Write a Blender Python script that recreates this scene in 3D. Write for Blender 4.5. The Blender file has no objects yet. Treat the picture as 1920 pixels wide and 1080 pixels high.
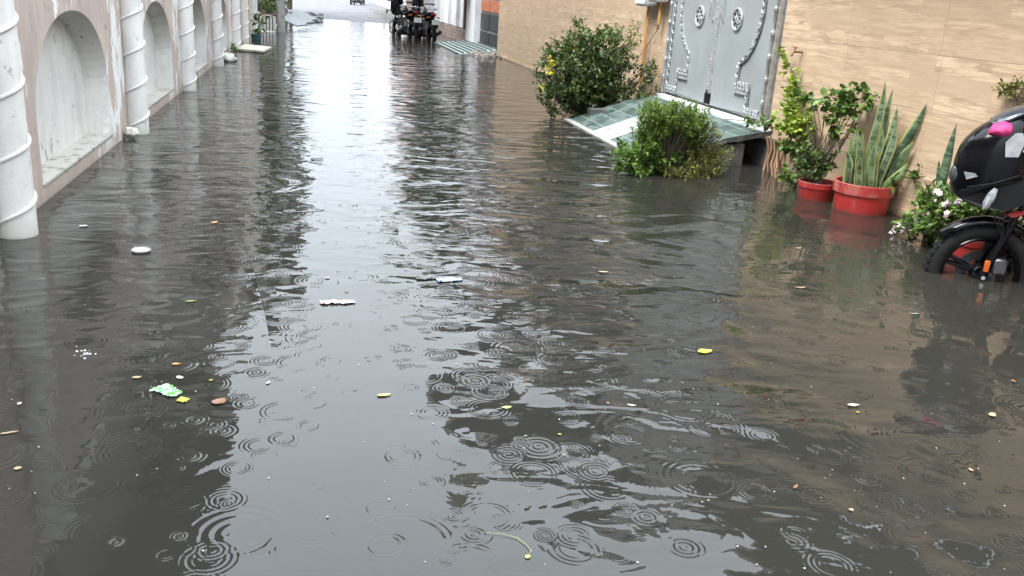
import bpy, math, random
import numpy as np
from mathutils import Vector, Matrix, noise
random.seed(7); rng = np.random.default_rng(7)
S = bpy.context.scene; COL = S.collection
R = math.radians; PI = math.pi

# ---------------------------------------------------------------- camera
CAM_H = 1.40
cam_d = bpy.data.cameras.new('camera'); cam = bpy.data.objects.new('camera', cam_d); COL.objects.link(cam)
cam_d.sensor_width = 36.0; cam_d.lens = 36.0 * 1660.84 / 1920.0; cam_d.clip_start = 0.05; cam_d.clip_end = 900
rot = Matrix(((0.97643627, 0.00520304, -0.21574324), (-0.20618654, 0.31763872, -0.92552296), (0.06371288, 0.94819754, 0.31122676)))
cam.matrix_world = Matrix.Translation((0, 0, CAM_H)) @ rot.to_4x4()
S.camera = cam

# ---------------------------------------------------------------- sky, sun, exposure
SUN_EL, SUN_ROT = R(52), R(-105)
W = bpy.data.worlds.new('World'); S.world = W; W.use_nodes = True
nt = W.node_tree; nt.nodes.clear()
sky = nt.nodes.new('ShaderNodeTexSky'); sky.sky_type = 'NISHITA'; sky.sun_disc = False
sky.sun_elevation = SUN_EL; sky.sun_rotation = SUN_ROT; sky.air_density = 1.6; sky.dust_density = 4.0
hs = nt.nodes.new('ShaderNodeHueSaturation'); hs.inputs['Saturation'].default_value = 0.30
ovc = nt.nodes.new('ShaderNodeMix'); ovc.data_type = 'RGBA'; ovc.inputs[0].default_value = 0.75
ovc.inputs[7].default_value = (11.0, 12.1, 13.3, 1)            # the even grey of the cloud deck
bg = nt.nodes.new('ShaderNodeBackground'); bg.inputs['Strength'].default_value = 0.15
wo = nt.nodes.new('ShaderNodeOutputWorld')
nt.links.new(sky.outputs[0], hs.inputs['Color']); nt.links.new(hs.outputs[0], ovc.inputs[6])
tc = nt.nodes.new('ShaderNodeTexCoord'); sx = nt.nodes.new('ShaderNodeSeparateXYZ'); nt.links.new(tc.outputs['Generated'], sx.inputs[0])
gr = nt.nodes.new('ShaderNodeMath'); gr.operation = 'MULTIPLY_ADD'; gr.use_clamp = False; gr.inputs[1].default_value = 1.25; gr.inputs[2].default_value = 0.33
nt.links.new(sx.outputs[2], gr.inputs[0])
mxn = nt.nodes.new('ShaderNodeMath'); mxn.operation = 'MAXIMUM'; mxn.inputs[1].default_value = 0.25; nt.links.new(gr.outputs[0], mxn.inputs[0])
sc_ = nt.nodes.new('ShaderNodeVectorMath'); sc_.operation = 'SCALE'       # an overcast sky is brighter overhead than at the horizon
nt.links.new(ovc.outputs[2], sc_.inputs[0]); nt.links.new(mxn.outputs[0], sc_.inputs[3]); nt.links.new(sc_.outputs[0], bg.inputs[0]); nt.links.new(bg.outputs[0], wo.inputs[0])
sl = bpy.data.lights.new('sun', 'SUN'); sun = bpy.data.objects.new('sun', sl); COL.objects.link(sun)
sl.energy = 1.5; sl.angle = R(24); sl.color = (1.0, 0.97, 0.92)
sun.rotation_euler = (Vector((0.60, 0.16, -0.80))).to_track_quat('-Z', 'Y').to_euler()
S.view_settings.view_transform = 'Standard'; S.view_settings.look = 'None'; S.view_settings.gamma = 1
S.view_settings.exposure = 1.65
S.render.engine = 'CYCLES'
S.cycles.max_bounces = 6; S.cycles.transparent_max_bounces = 8

# ---------------------------------------------------------------- material helpers
MATS = {}
def nodes(name):
    m = bpy.data.materials.new(name); m.use_nodes = True; MATS[name] = m
    return m, m.node_tree, m.node_tree.nodes['Principled BSDF']
class G:
    """tiny node graph helper"""
    def __init__(s, t): s.t = t
    def n(s, kind, **kw):
        x = s.t.nodes.new(kind)
        for k, v in kw.items(): setattr(x, k, v)
        return x
    def l(s, a, b): s.t.links.new(a, b)
    def put(s, sock, v):
        if hasattr(v, 'default_value') or hasattr(v, 'is_output'): s.l(v, sock)
        else: sock.default_value = v
    def math(s, op, a, b=0.0, c=None, clamp=False):
        x = s.n('ShaderNodeMath', operation=op, use_clamp=clamp); s.put(x.inputs[0], a); s.put(x.inputs[1], b)
        if c is not None: s.put(x.inputs[2], c)
        return x.outputs[0]
    def mix(s, f, a, b, blend='MIX'):
        x = s.n('ShaderNodeMix', data_type='RGBA', blend_type=blend); s.put(x.inputs[0], f)
        for i, v in ((6, a), (7, b)):
            if isinstance(v, tuple): x.inputs[i].default_value = (*v[:3], 1)
            else: s.l(v, x.inputs[i])
        return x.outputs[2]
    def pos(s, scale=(1, 1, 1), obj=False, off=(0, 0, 0)):
        c = s.n('ShaderNodeTexCoord').outputs['Object'] if obj else s.n('ShaderNodeNewGeometry').outputs['Position']
        m = s.n('ShaderNodeMapping'); m.inputs['Scale'].default_value = scale; m.inputs['Location'].default_value = off; s.l(c, m.inputs[0])
        return m.outputs[0]
    def noise(s, vec, scale, detail=4, rough=0.55, dist=0.0):
        x = s.n('ShaderNodeTexNoise'); s.l(vec, x.inputs['Vector']); x.inputs['Scale'].default_value = scale
        x.inputs['Detail'].default_value = detail; x.inputs['Roughness'].default_value = rough; x.inputs['Distortion'].default_value = dist
        return x.outputs[0]
    def ss(s, v, a, b, lo=0.0, hi=1.0):
        x = s.n('ShaderNodeMapRange', interpolation_type='SMOOTHSTEP'); s.put(x.inputs[0], v)
        x.inputs[1].default_value = a; x.inputs[2].default_value = b; x.inputs[3].default_value = lo; x.inputs[4].default_value = hi
        return x.outputs[0]
    def sep(s, vec):
        x = s.n('ShaderNodeSeparateXYZ'); s.l(vec, x.inputs[0]); return x.outputs
    def bump(s, h, strength=0.3, dist=0.01, normal=None):
        x = s.n('ShaderNodeBump'); x.inputs['Strength'].default_value = strength; x.inputs['Distance'].default_value = dist; s.l(h, x.inputs['Height'])
        if normal is not None: s.l(normal, x.inputs['Normal'])
        return x.outputs[0]
def mat(name, c1, c2=None, scale=6.0, rough=0.6, metal=0.0, stretch=(1, 1, 1), bump=0.0, bscale=40.0, coat=0.0, lo=0.35, hi=0.65, obj=False, spec=0.5, rvar=0.0):
    if name in MATS: return MATS[name]
    m, t, b = nodes(name); g = G(t); c2 = c2 or tuple(x * 0.8 for x in c1)
    p = g.pos(stretch, obj)
    n = g.noise(p, scale, 5)
    g.l(g.mix(g.ss(n, lo, hi), c1, c2), b.inputs['Base Color'])
    b.inputs['Metallic'].default_value = metal; b.inputs['Coat Weight'].default_value = coat; b.inputs['Specular IOR Level'].default_value = spec
    if rvar: g.l(g.ss(g.noise(p, scale * 2, 3), .3, .7, rough - rvar, rough + rvar), b.inputs['Roughness'])
    else: b.inputs['Roughness'].default_value = rough
    if bump: g.l(g.bump(g.noise(p, bscale, 4), bump, 0.01), b.inputs['Normal'])
    return m
def leafmat(name, dark, light, tip=None, rough=0.45, trans=0.25):
    m, t, b = nodes(name); g = G(t)
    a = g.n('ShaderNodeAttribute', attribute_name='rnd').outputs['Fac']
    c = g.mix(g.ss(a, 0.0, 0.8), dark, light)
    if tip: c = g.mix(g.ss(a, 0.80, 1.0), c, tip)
    g.l(c, b.inputs['Base Color']); b.inputs['Roughness'].default_value = rough
    tr = g.n('ShaderNodeBsdfTranslucent'); g.l(c, tr.inputs[0])
    mx = g.n('ShaderNodeMixShader'); mx.inputs[0].default_value = trans
    g.l(b.outputs[0], mx.inputs[1]); g.l(tr.outputs[0], mx.inputs[2]); g.l(mx.outputs[0], t.nodes['Material Output'].inputs[0])
    return m

# ---------------------------------------------------------------- mesh helpers
class MB:
    def __init__(s): s.v = []; s.f = []; s.r = None
    def add(s, vs, fs):
        o = len(s.v); s.v += [tuple(v) for v in vs]; s.f += [tuple(i + o for i in f) for f in fs]; return s
    def box(s, x0, x1, y0, y1, z0, z1, bev=0.0):
        if bev <= 0:
            return s.add([(x0,y0,z0),(x1,y0,z0),(x1,y1,z0),(x0,y1,z0),(x0,y0,z1),(x1,y0,z1),(x1,y1,z1),(x0,y1,z1)],
                         [(0,3,2,1),(4,5,6,7),(0,1,5,4),(1,2,6,5),(2,3,7,6),(3,0,4,7)])
        b = bev; X = (x0, x0+b, x1-b, x1); vs = []; idx = {}
        def P(x, y, z):
            k = (round(x,5), round(y,5), round(z,5))
            if k not in idx: idx[k] = len(vs); vs.append((x,y,z))
            return idx[k]
        A = [(x0+b,x1-b),(y0+b,y1-b),(z0+b,z1-b)]; O = [(x0,x1),(y0,y1),(z0,z1)]; fs = []
        for ax in range(3):
            u, w = (ax+1)%3, (ax+2)%3
            for sd in (0,1):
                q = []
                for (i,j) in ((0,0),(1,0),(1,1),(0,1)):
                    c = [0,0,0]; c[ax] = O[ax][sd]; c[u] = A[u][i]; c[w] = A[w][j]; q.append(P(*c))
                fs.append(tuple(q if sd else q[::-1]))
        for ax in range(3):
            u, w = (ax+1)%3, (ax+2)%3
            for i in (0,1):
                for j in (0,1):
                    q = []
                    for (e, side) in ((0,0),(1,0),(1,1),(0,1)):
                        c = [0,0,0]; c[ax] = A[ax][e]
                        c[u] = O[u][i] if side == 0 else A[u][i]; c[w] = A[w][j] if side == 0 else O[w][j]; q.append(P(*c))
                    fs.append(tuple(q if (i == j) else q[::-1]))
        for i in (0,1):
            for j in (0,1):
                for k in (0,1):
                    q = [P(O[0][i],A[1][j],A[2][k]), P(A[0][i],O[1][j],A[2][k]), P(A[0][i],A[1][j],O[2][k])]
                    fs.append(tuple(q if (i+j+k) % 2 else q[::-1]))
        return s.add(vs, fs)
    def obox(s, c, ax, ay, az, hx, hy, hz):
        c, ax, ay, az = map(Vector, (c, ax, ay, az)); vs = []
        for k in (-1,1):
            for (i,j) in ((-1,-1),(1,-1),(1,1),(-1,1)): vs.append(c + ax*hx*i + ay*hy*j + az*hz*k)
        return s.add(vs, [(0,3,2,1),(4,5,6,7),(0,1,5,4),(1,2,6,5),(2,3,7,6),(3,0,4,7)])
    def tube(s, pts, r, n=8, caps=True, closed=False, flat=1.0):
        pts = [Vector(p) for p in pts]; m = len(pts)
        rs = r if isinstance(r, (list, tuple)) else [r]*m
        o = len(s.v); ref = None
        for i, p in enumerate(pts):
            if closed: t = pts[(i+1) % m] - pts[i-1]
            else: t = (pts[min(i+1,m-1)] - pts[max(i-1,0)])
            t = t.normalized() if t.length > 1e-9 else Vector((0,0,1))
            if ref is None: ref = Vector((0,0,1)) if abs(t.z) < .9 else Vector((1,0,0))
            u = (ref - t*ref.dot(t)).normalized(); w = t.cross(u); ref = u
            for k in range(n):
                a = 2*PI*k/n; s.v.append(tuple(p + (u*math.cos(a)*flat + w*math.sin(a))*rs[i]))
        for i in range(m if closed else m-1):
            a, b = o+i*n, o+((i+1) % m)*n
            for k in range(n): s.f.append((a+k, a+(k+1)%n, b+(k+1)%n, b+k))
        if caps and not closed:
            s.f.append(tuple(o+k for k in range(n))[::-1]); s.f.append(tuple(o+(m-1)*n+k for k in range(n)))
        return s
    def lathe(s, prof, c=(0,0,0), n=32, axis='z', caps=False):
        o = len(s.v); c = Vector(c)
        for (r, z) in prof:
            for k in range(n):
                a = 2*PI*k/n; x, y = r*math.cos(a), r*math.sin(a)
                s.v.append(tuple(c + (Vector((x,y,z)) if axis == 'z' else Vector((x,z,y)) if axis == 'y' else Vector((z,x,y)))))
        for i in range(len(prof)-1):
            a, b = o+i*n, o+(i+1)*n
            for k in range(n): s.f.append((a+k, a+(k+1)%n, b+(k+1)%n, b+k))
        if caps:
            s.f.append(tuple(o+k for k in range(n))[::-1]); s.f.append(tuple(o+(len(prof)-1)*n+k for k in range(n)))
        return s
    def prism(s, poly, off, thick):
        """poly: 3D points of a planar outline, thickened along vector off*thick"""
        o = len(s.v); d = Vector(off)*thick; n = len(poly)
        for p in poly: s.v.append(tuple(Vector(p)))
        for p in poly: s.v.append(tuple(Vector(p)+d))
        s.f.append(tuple(range(o, o+n))[::-1]); s.f.append(tuple(range(o+n, o+2*n)))
        for i in range(n): s.f.append((o+i, o+(i+1)%n, o+n+(i+1)%n, o+n+i))
        return s
    def loft(s, secs, n=16, p=2.4):
        """closed body of superellipse rings in the yz plane along x: (x, zc, halfwidth, halfheight)"""
        o = len(s.v)
        for (x, z, hw, hh) in secs:
            for k in range(n):
                a = 2*PI*k/n; ca, sa = math.cos(a), math.sin(a)
                s.v.append((x, hw*math.copysign(abs(ca)**(2/p), ca), z + hh*math.copysign(abs(sa)**(2/p), sa)))
        for i in range(len(secs)-1):
            a, b = o+i*n, o+(i+1)*n
            for k in range(n): s.f.append((a+k, a+(k+1)%n, b+(k+1)%n, b+k))
        s.f.append(tuple(o+k for k in range(n))[::-1]); s.f.append(tuple(o+(len(secs)-1)*n+k for k in range(n)))
        return s
    def build(s, name, m, parent=None, smooth=True, origin=None, sub=0, auto=40, rnd=None, normals=True):
        me = bpy.data.meshes.new(name)
        loc = Vector(origin) if origin is not None else (Vector(parent['_o']) if parent is not None and '_o' in parent else Vector((0,0,0)))
        vs = np.array(s.v, dtype=float) - np.array(loc)
        me.from_pydata(vs.tolist(), [], s.f); me.validate()
        if normals:
            import bmesh
            bm = bmesh.new(); bm.from_mesh(me); bmesh.ops.recalc_face_normals(bm, faces=bm.faces); bm.to_mesh(me); bm.free()
        if smooth:
            me.polygons.foreach_set('use_smooth', [True]*len(me.polygons))
            if auto: me.set_sharp_from_angle(angle=R(auto))
        if rnd is not None:
            a = me.attributes.new('rnd', 'FLOAT', 'FACE'); a.data.foreach_set('value', list(rnd)[:len(me.polygons)])
        me.materials.append(m)
        o = bpy.data.objects.new(name, me); COL.objects.link(o)
        if sub:
            md = o.modifiers.new('sub', 'SUBSURF'); md.levels = sub; md.render_levels = sub
        if parent is not None:
            o.parent = parent
            # sub-parts of a mesh part: geometry already relative to the root, parts sit at the root's origin
            if '_o' in parent: o['_o'] = parent['_o']
        elif origin is not None: o.location = loc; o['_o'] = list(loc)
        return o
def tag(o, label=None, cat=None, group=None, kind=None):
    if label: o['label'] = label
    if cat: o['category'] = cat
    if group: o['group'] = group
    if kind: o['kind'] = kind
    return o
def thing(name, loc, label, cat, group=None, rz=0.0, local=False):
    o = bpy.data.objects.new(name, None); COL.objects.link(o); o.location = loc; o.rotation_euler = (0,0,rz); o.empty_display_size = .2
    o['_o'] = [0,0,0] if local else list(loc)
    return tag(o, label, cat, group)
def copy_tree(o, parent=None):
    c = o.copy(); COL.objects.link(c)
    if parent is not None: c.parent = parent; c.matrix_parent_inverse = o.matrix_parent_inverse.copy()
    for ch in [x for x in KIDS if x.parent == o]: copy_tree(ch, c)
    return c
KIDS = []

# ---------------------------------------------------------------- materials
def wall_paint(name, base, peel, grime, amount):
    m, t, b = nodes(name); g = G(t)
    p = g.pos(); ps = g.pos((1, 1, .38))
    big = g.noise(g.pos(), .7, 3); n1 = g.noise(ps, 6.5, 8, .62, .35)
    c = g.mix(g.ss(g.noise(p, 2.2, 4), .3, .7), base, tuple(x*.88 for x in base))
    drip = g.ss(g.noise(g.pos((1, 6, .5)), 2.0, 4), .5, .75, 0, .35)
    c = g.mix(drip, c, tuple(x*.72 for x in base))
    if name == 'pink plaster':            # the two places where the paint has come off most
        pz = g.sep(g.n('ShaderNodeNewGeometry').outputs['Position'])
        for (py_, pz_, ry_, rz_) in ((5.52, .95, .30, .55), (8.22, .90, .22, .4), (11.8, .9, .25, .4)):
            e_ = g.math('ADD', g.math('POWER', g.math('ABSOLUTE', g.math('DIVIDE', g.math('SUBTRACT', pz[1], py_), ry_)), 2), g.math('POWER', g.math('ABSOLUTE', g.math('DIVIDE', g.math('SUBTRACT', pz[2], pz_), rz_)), 2))
            n1 = g.math('ADD', n1, g.ss(e_, 1.5, 0, 0, .105))
    pm = g.ss(g.math('ADD', n1, g.math('MULTIPLY', g.math('SUBTRACT', big, .5), .9)), amount, amount + .025)
    c = g.mix(pm, c, peel)
    gm = g.ss(g.noise(g.pos((1, 1, .8)), 15, 6, .7), .59, .64)
    gb = g.ss(g.noise(p, 1.9, 3), .50, .62)
    c = g.mix(g.math('MULTIPLY', g.math('MULTIPLY', gm, gb), .85), c, grime)
    c = g.mix(g.ss(g.noise(g.pos((1, 1, .45), off=(3, 1, 2)), 3.2, 6, .65), .46, .66, 0, .5), c, tuple(x*.62 for x in base))
    c = g.mix(g.ss(g.noise(g.pos((1, 1, 1)), 26, 4, .7), .56, .70, 0, .35), c, tuple(x*.5 for x in base))
    z = g.sep(g.n('ShaderNodeNewGeometry').outputs['Position'])[2]
    lowd = g.ss(g.math('ADD', z, g.math('MULTIPLY', g.noise(g.pos((1, 1, 1)), 9, 5), .16)), .24, .05, 0, .45)
    c = g.mix(lowd, c, tuple(x*.5*k for x, k in zip(base, (.95, 1, .85))))
    damp = g.ss(g.math('ADD', z, g.math('MULTIPLY', g.noise(p, 5, 4), .05)), .045, .02, 0, .62)
    c = g.mix(damp, c, tuple(x*.42 for x in base))
    g.l(c, b.inputs['Base Color']); b.inputs['Roughness'].default_value = .7
    h = g.math('ADD', g.math('MULTIPLY', g.noise(p, 60, 4), .5), g.math('MULTIPLY', pm, -.8))
    g.l(g.bump(h, .25, .004), b.inputs['Normal'])
    return m
M_PINK = wall_paint('pink plaster', (.47, .385, .335), (.68, .68, .66), (.10, .09, .075), .565)
M_WASH = wall_paint('whitewash', (.60, .59, .555), (.66, .65, .62), (.10, .10, .085), .64)
M_COLM = wall_paint('white column', (.68, .67, .64), (.73, .72, .69), (.25, .25, .22), .72)
M_UPL = wall_paint('upper plaster', (.16, .13, .105), (.28, .26, .23), (.09, .085, .08), .68)
M_UPR = wall_paint('weathered render', (.26, .25, .24), (.36, .35, .34), (.08, .08, .075), .66)
M_CREAM = wall_paint('cream plaster', (.56, .49, .40), (.62, .58, .52), (.2, .18, .15), .70)
M_WHITEW = wall_paint('white plaster', (.72, .72, .74), (.78, .78, .78), (.3, .29, .28), .74)
M_ROSE = wall_paint('rose plaster', (.62, .46, .43), (.66, .58, .55), (.25, .2, .18), .70)
M_SILL = mat('worn sill', (.33, .32, .285), (.17, .155, .125), 11, .8, bump=.4, bscale=50, lo=.5, hi=.66)
M_CONC = mat('wet concrete', (.10, .10, .095), (.055, .055, .05), 8, .55, bump=.5, bscale=30)
M_CONCL = mat('pale concrete', (.34, .34, .32), (.24, .24, .22), 5, .7, bump=.4, bscale=30)
M_STEEL = mat('grey gate steel', (.285, .31, .315), (.245, .265, .27), 2, .42, metal=.2, rvar=.05)
M_CAST = mat('cast ornament', (.38, .40, .40), (.09, .10, .10), 60, .42, metal=.3, lo=.5, hi=.62, bump=.8, bscale=70)
M_SILVER = mat('silver paint', (.46, .475, .475), (.30, .31, .31), 20, .3, metal=.5)
M_DARK = mat('dark gap', (.02, .02, .02), (.015, .015, .015), 5, .8)
M_YPIPE = mat('yellow gas pipe', (.50, .26, .07), (.34, .18, .06), 9, .5)
M_PVC = mat('meter body', (.60, .60, .62), (.5, .5, .52), 8, .45)
M_BRASS = mat('rusty metal', (.22, .09, .045), (.10, .05, .03), 40, .75)
M_POT = mat('red plastic pot', (.44, .035, .028), (.34, .028, .022), 6, .42, rvar=.08)
M_SOIL = mat('soil', (.06, .045, .03), (.03, .022, .015), 20, .95, bump=1, bscale=60)
M_BARK = mat('bark', (.10, .075, .05), (.05, .038, .025), 18, .9, stretch=(1, 1, .3), bump=.8, bscale=30)
M_CANE = mat('pale dry stems', (.36, .22, .13), (.22, .12, .07), 20, .7, stretch=(1, 1, .2))
M_BLACKP = mat('black gloss paint', (.003, .003, .004), (.002, .002, .003), 8, .14, coat=.0, spec=.22)
M_BLACKM = mat('black plastic', (.008, .008, .009), (.005, .005, .006), 20, .5, spec=.3)
M_TYRE = mat('tyre rubber', (.010, .010, .0095), (.006, .006, .006), 12, .8, spec=.25, bump=.3, bscale=60)
M_CHROME = mat('bright metal', (.7, .7, .72), (.55, .55, .57), 12, .2, metal=1)
M_ENG = mat('engine metal', (.10, .10, .105), (.05, .05, .052), 16, .4, metal=.8)
M_RED = mat('red trim', (.28, .012, .01), (.2, .01, .008), 8, .3)
M_PINKC = mat('pink cloth', (.55, .04, .18), (.34, .02, .10), 26, .6, bump=1, bscale=22)
M_ORANGE = mat('orange reflector', (.42, .09, .01), (.35, .07, .008), 40, .2)
M_LENS = mat('clear lens', (.26, .28, .30), (.14, .15, .16), 30, .2)
M_PLATE = mat('plate white', (.75, .75, .75), (.7, .7, .7), 8, .4)
M_WPLAS = mat('white plastic', (.40, .40, .375), (.30, .29, .26), 12, .5, lo=.5, hi=.7)
M_MARBLE = mat('marble slab', (.19, .20, .21), (.11, .12, .12), 7, .6)
M_TEAL = mat('teal glaze', (.03, .09, .10), (.02, .06, .07), 10, .3)
M_PLUM = mat('brown planter paint', (.11, .045, .04), (.07, .03, .03), 8, .6)
M_GLASS = mat('dark window glass', (.04, .05, .06), (.03, .035, .045), 3, .08, spec=.8)
M_WOODB = mat('brown frame', (.12, .06, .035), (.08, .04, .025), 12, .5)
M_SACK = mat('pale plaster lump', (.62, .60, .55), (.45, .43, .38), 18, .8, bump=.8, bscale=30)
M_FOAM = mat('foam board', (.42, .40, .33), (.30, .28, .23), 14, .7, lo=.5, hi=.7, bump=.3)

def plank_tiles():
    m, t, b = nodes('wood look wall tiles'); g = G(t)
    p = g.sep(g.n('ShaderNodeNewGeometry').outputs['Position'])
    cv = g.n('ShaderNodeCombineXYZ'); g.l(g.math('ADD', p[1], .23), cv.inputs[0]); g.l(p[2], cv.inputs[1])
    bp = g.n('ShaderNodeTexBrick', offset=.03, offset_frequency=2); g.l(cv.outputs[0], bp.inputs['Vector']); bp.inputs['Scale'].default_value = 1
    bp.inputs['Brick Width'].default_value = 1.2; bp.inputs['Row Height'].default_value = .4; bp.inputs['Mortar Size'].default_value = .003; bp.inputs['Mortar Smooth'].default_value = .3
    br = g.n('ShaderNodeTexBrick', offset=.31, offset_frequency=2, squash=.62, squash_frequency=3); g.l(cv.outputs[0], br.inputs['Vector'])
    br.inputs['Color1'].default_value = (0, 0, 0, 1); br.inputs['Color2'].default_value = (1, 1, 1, 1); br.inputs['Mortar'].default_value = (.5, .5, .5, 1)
    br.inputs['Scale'].default_value = 1; br.inputs['Brick Width'].default_value = .9; br.inputs['Row Height'].default_value = .1333
    br.inputs['Mortar Size'].default_value = .0012; br.inputs['Mortar Smooth'].default_value = .2; br.inputs['Bias'].default_value = 0
    rnd = br.outputs['Color']
    # grain, displaced per tile
    off = g.n('ShaderNodeVectorMath', operation='SCALE'); g.l(rnd, off.inputs[0]); off.inputs[3].default_value = 17
    add = g.n('ShaderNodeVectorMath', operation='ADD'); g.l(cv.outputs[0], add.inputs[0]); g.l(off.outputs[0], add.inputs[1])
    def mp(sc):
        x = g.n('ShaderNodeMapping'); x.inputs['Scale'].default_value = sc; g.l(add.outputs[0], x.inputs[0]); return x.outputs[0]
    n1 = g.noise(mp((1.1, 9, 1)), 1.6, 5, .6, .8)
    n2 = g.noise(mp((2.2, 34, 1)), 1.6, 4, .65, .5)
    n3 = g.noise(mp((1.6, 14, 1)), 1.3, 5, .6, .5)
    c = g.mix(g.ss(n1, .36, .62), (.56, .43, .295), (.41, .295, .195))
    c = g.mix(g.ss(n2, .44, .62, 0, .7), c, (.29, .205, .14))
    c = g.mix(g.ss(n3, .55, .64, 0, .7), c, (.24, .17, .115))
    rs = g.n('ShaderNodeSeparateColor'); g.l(rnd, rs.inputs[0])
    c = g.mix(g.math('MULTIPLY', rs.outputs[0], .75), c, (.38, .275, .185))
    c = g.mix(g.math('MULTIPLY', br.outputs['Fac'], .25), c, (.22, .15, .10))
    c = g.mix(g.math('MULTIPLY', bp.outputs['Fac'], .55), c, (.17, .12, .085))
    z = p[2]
    c = g.mix(g.ss(g.math('ADD', z, g.math('MULTIPLY', g.noise(cv.outputs[0], 4, 4), .06)), .075, .03, 0, .6), c, (.17, .12, .08))
    g.l(c, b.inputs['Base Color']); b.inputs['Roughness'].default_value = .42
    g.l(g.bump(g.math('MULTIPLY', bp.outputs['Fac'], -1), .6, .002), b.inputs['Normal'])
    return m
M_TILE = plank_tiles()

def brickmat(name, c1, c2, mortar, bw, rh, msize, axes=(1, 2), rough=.7, rotz=0.0, bumpd=.006, offset=.5):
    m, t, b = nodes(name); g = G(t)
    p = g.sep(g.pos()); cv = g.n('ShaderNodeCombineXYZ'); g.l(p[axes[0]], cv.inputs[0]); g.l(p[axes[1]], cv.inputs[1])
    mp = g.n('ShaderNodeMapping'); mp.inputs['Rotation'].default_value = (0, 0, rotz); g.l(cv.outputs[0], mp.inputs[0])
    br = g.n('ShaderNodeTexBrick', offset=offset); g.l(mp.outputs[0], br.inputs['Vector'])
    for k, v in (('Color1', c1), ('Color2', c2), ('Mortar', mortar)): br.inputs[k].default_value = (*v, 1)
    br.inputs['Scale'].default_value = 1; br.inputs['Brick Width'].default_value = bw; br.inputs['Row Height'].default_value = rh; br.inputs['Mortar Size'].default_value = msize
    n = g.noise(g.pos(), 9, 5)
    c = g.mix(g.ss(n, .4, .8, 0, .6), br.outputs['Color'], tuple(x*.5 for x in c1))
    g.l(c, b.inputs['Base Color']); g.l(g.ss(g.noise(g.pos(), 2, 3), .35, .65, rough-.2, rough), b.inputs['Roughness'])
    g.l(g.bump(g.math('MULTIPLY', br.outputs['Fac'], -1), .8, bumpd), b.inputs['Normal'])
    return m
M_PAVE = brickmat('wet block paving', (.115, .11, .118), (.075, .072, .078), (.03, .03, .03), .24, .12, .014, (0, 1), .75, R(90))
M_BRICKP = brickmat('stone strip plinth', (.33, .24, .20), (.22, .17, .15), (.10, .08, .07), .5, .1, .012, (1, 2))

def ramp_tiles():
    m, t, b = nodes('green ramp tiles'); g = G(t)
    p = g.sep(g.n('ShaderNodeNewGeometry').outputs['Position'])
    cv = g.n('ShaderNodeCombineXYZ'); g.l(p[0], cv.inputs[0]); g.l(p[1], cv.inputs[1])
    br = g.n('ShaderNodeTexBrick', offset=0.0); g.l(cv.outputs[0], br.inputs['Vector'])
    br.inputs['Color1'].default_value = (.022, .045, .036, 1); br.inputs['Color2'].default_value = (.045, .078, .062, 1); br.inputs['Mortar'].default_value = (.15, .17, .16, 1)
    br.inputs['Scale'].default_value = 1; br.inputs['Brick Width'].default_value = .17; br.inputs['Row Height'].default_value = .30; br.inputs['Mortar Size'].default_value = .008
    c = br.outputs['Color']
    w1 = g.math('MULTIPLY', g.math('GREATER_THAN', p[1], 9.15), g.math('LESS_THAN', p[1], 9.75))
    w2 = g.math('GREATER_THAN', p[0], 4.17)
    w = g.math('MAXIMUM', w1, g.math('MULTIPLY', w2, .75))
    c = g.mix(g.math('MULTIPLY', w, g.math('SUBTRACT', 1.0, g.math('MULTIPLY', br.outputs['Fac'], .6))), c, (.46, .48, .49))
    n = g.noise(g.pos(), 5, 6, .65)
    c = g.mix(g.ss(n, .45, .62, 0, .75), c, (.11, .135, .13))
    c = g.mix(g.ss(g.noise(g.pos(), 13, 5), .58, .7, 0, .7), c, (.10, .10, .085))
    g.l(c, b.inputs['Base Color']); g.l(g.ss(n, .4, .6, .45, .62), b.inputs['Roughness'])
    g.l(g.bump(g.math('MULTIPLY', br.outputs['Fac'], -1), .5, .004), b.inputs['Normal'])
    return m
M_RAMP = ramp_tiles()

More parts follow.
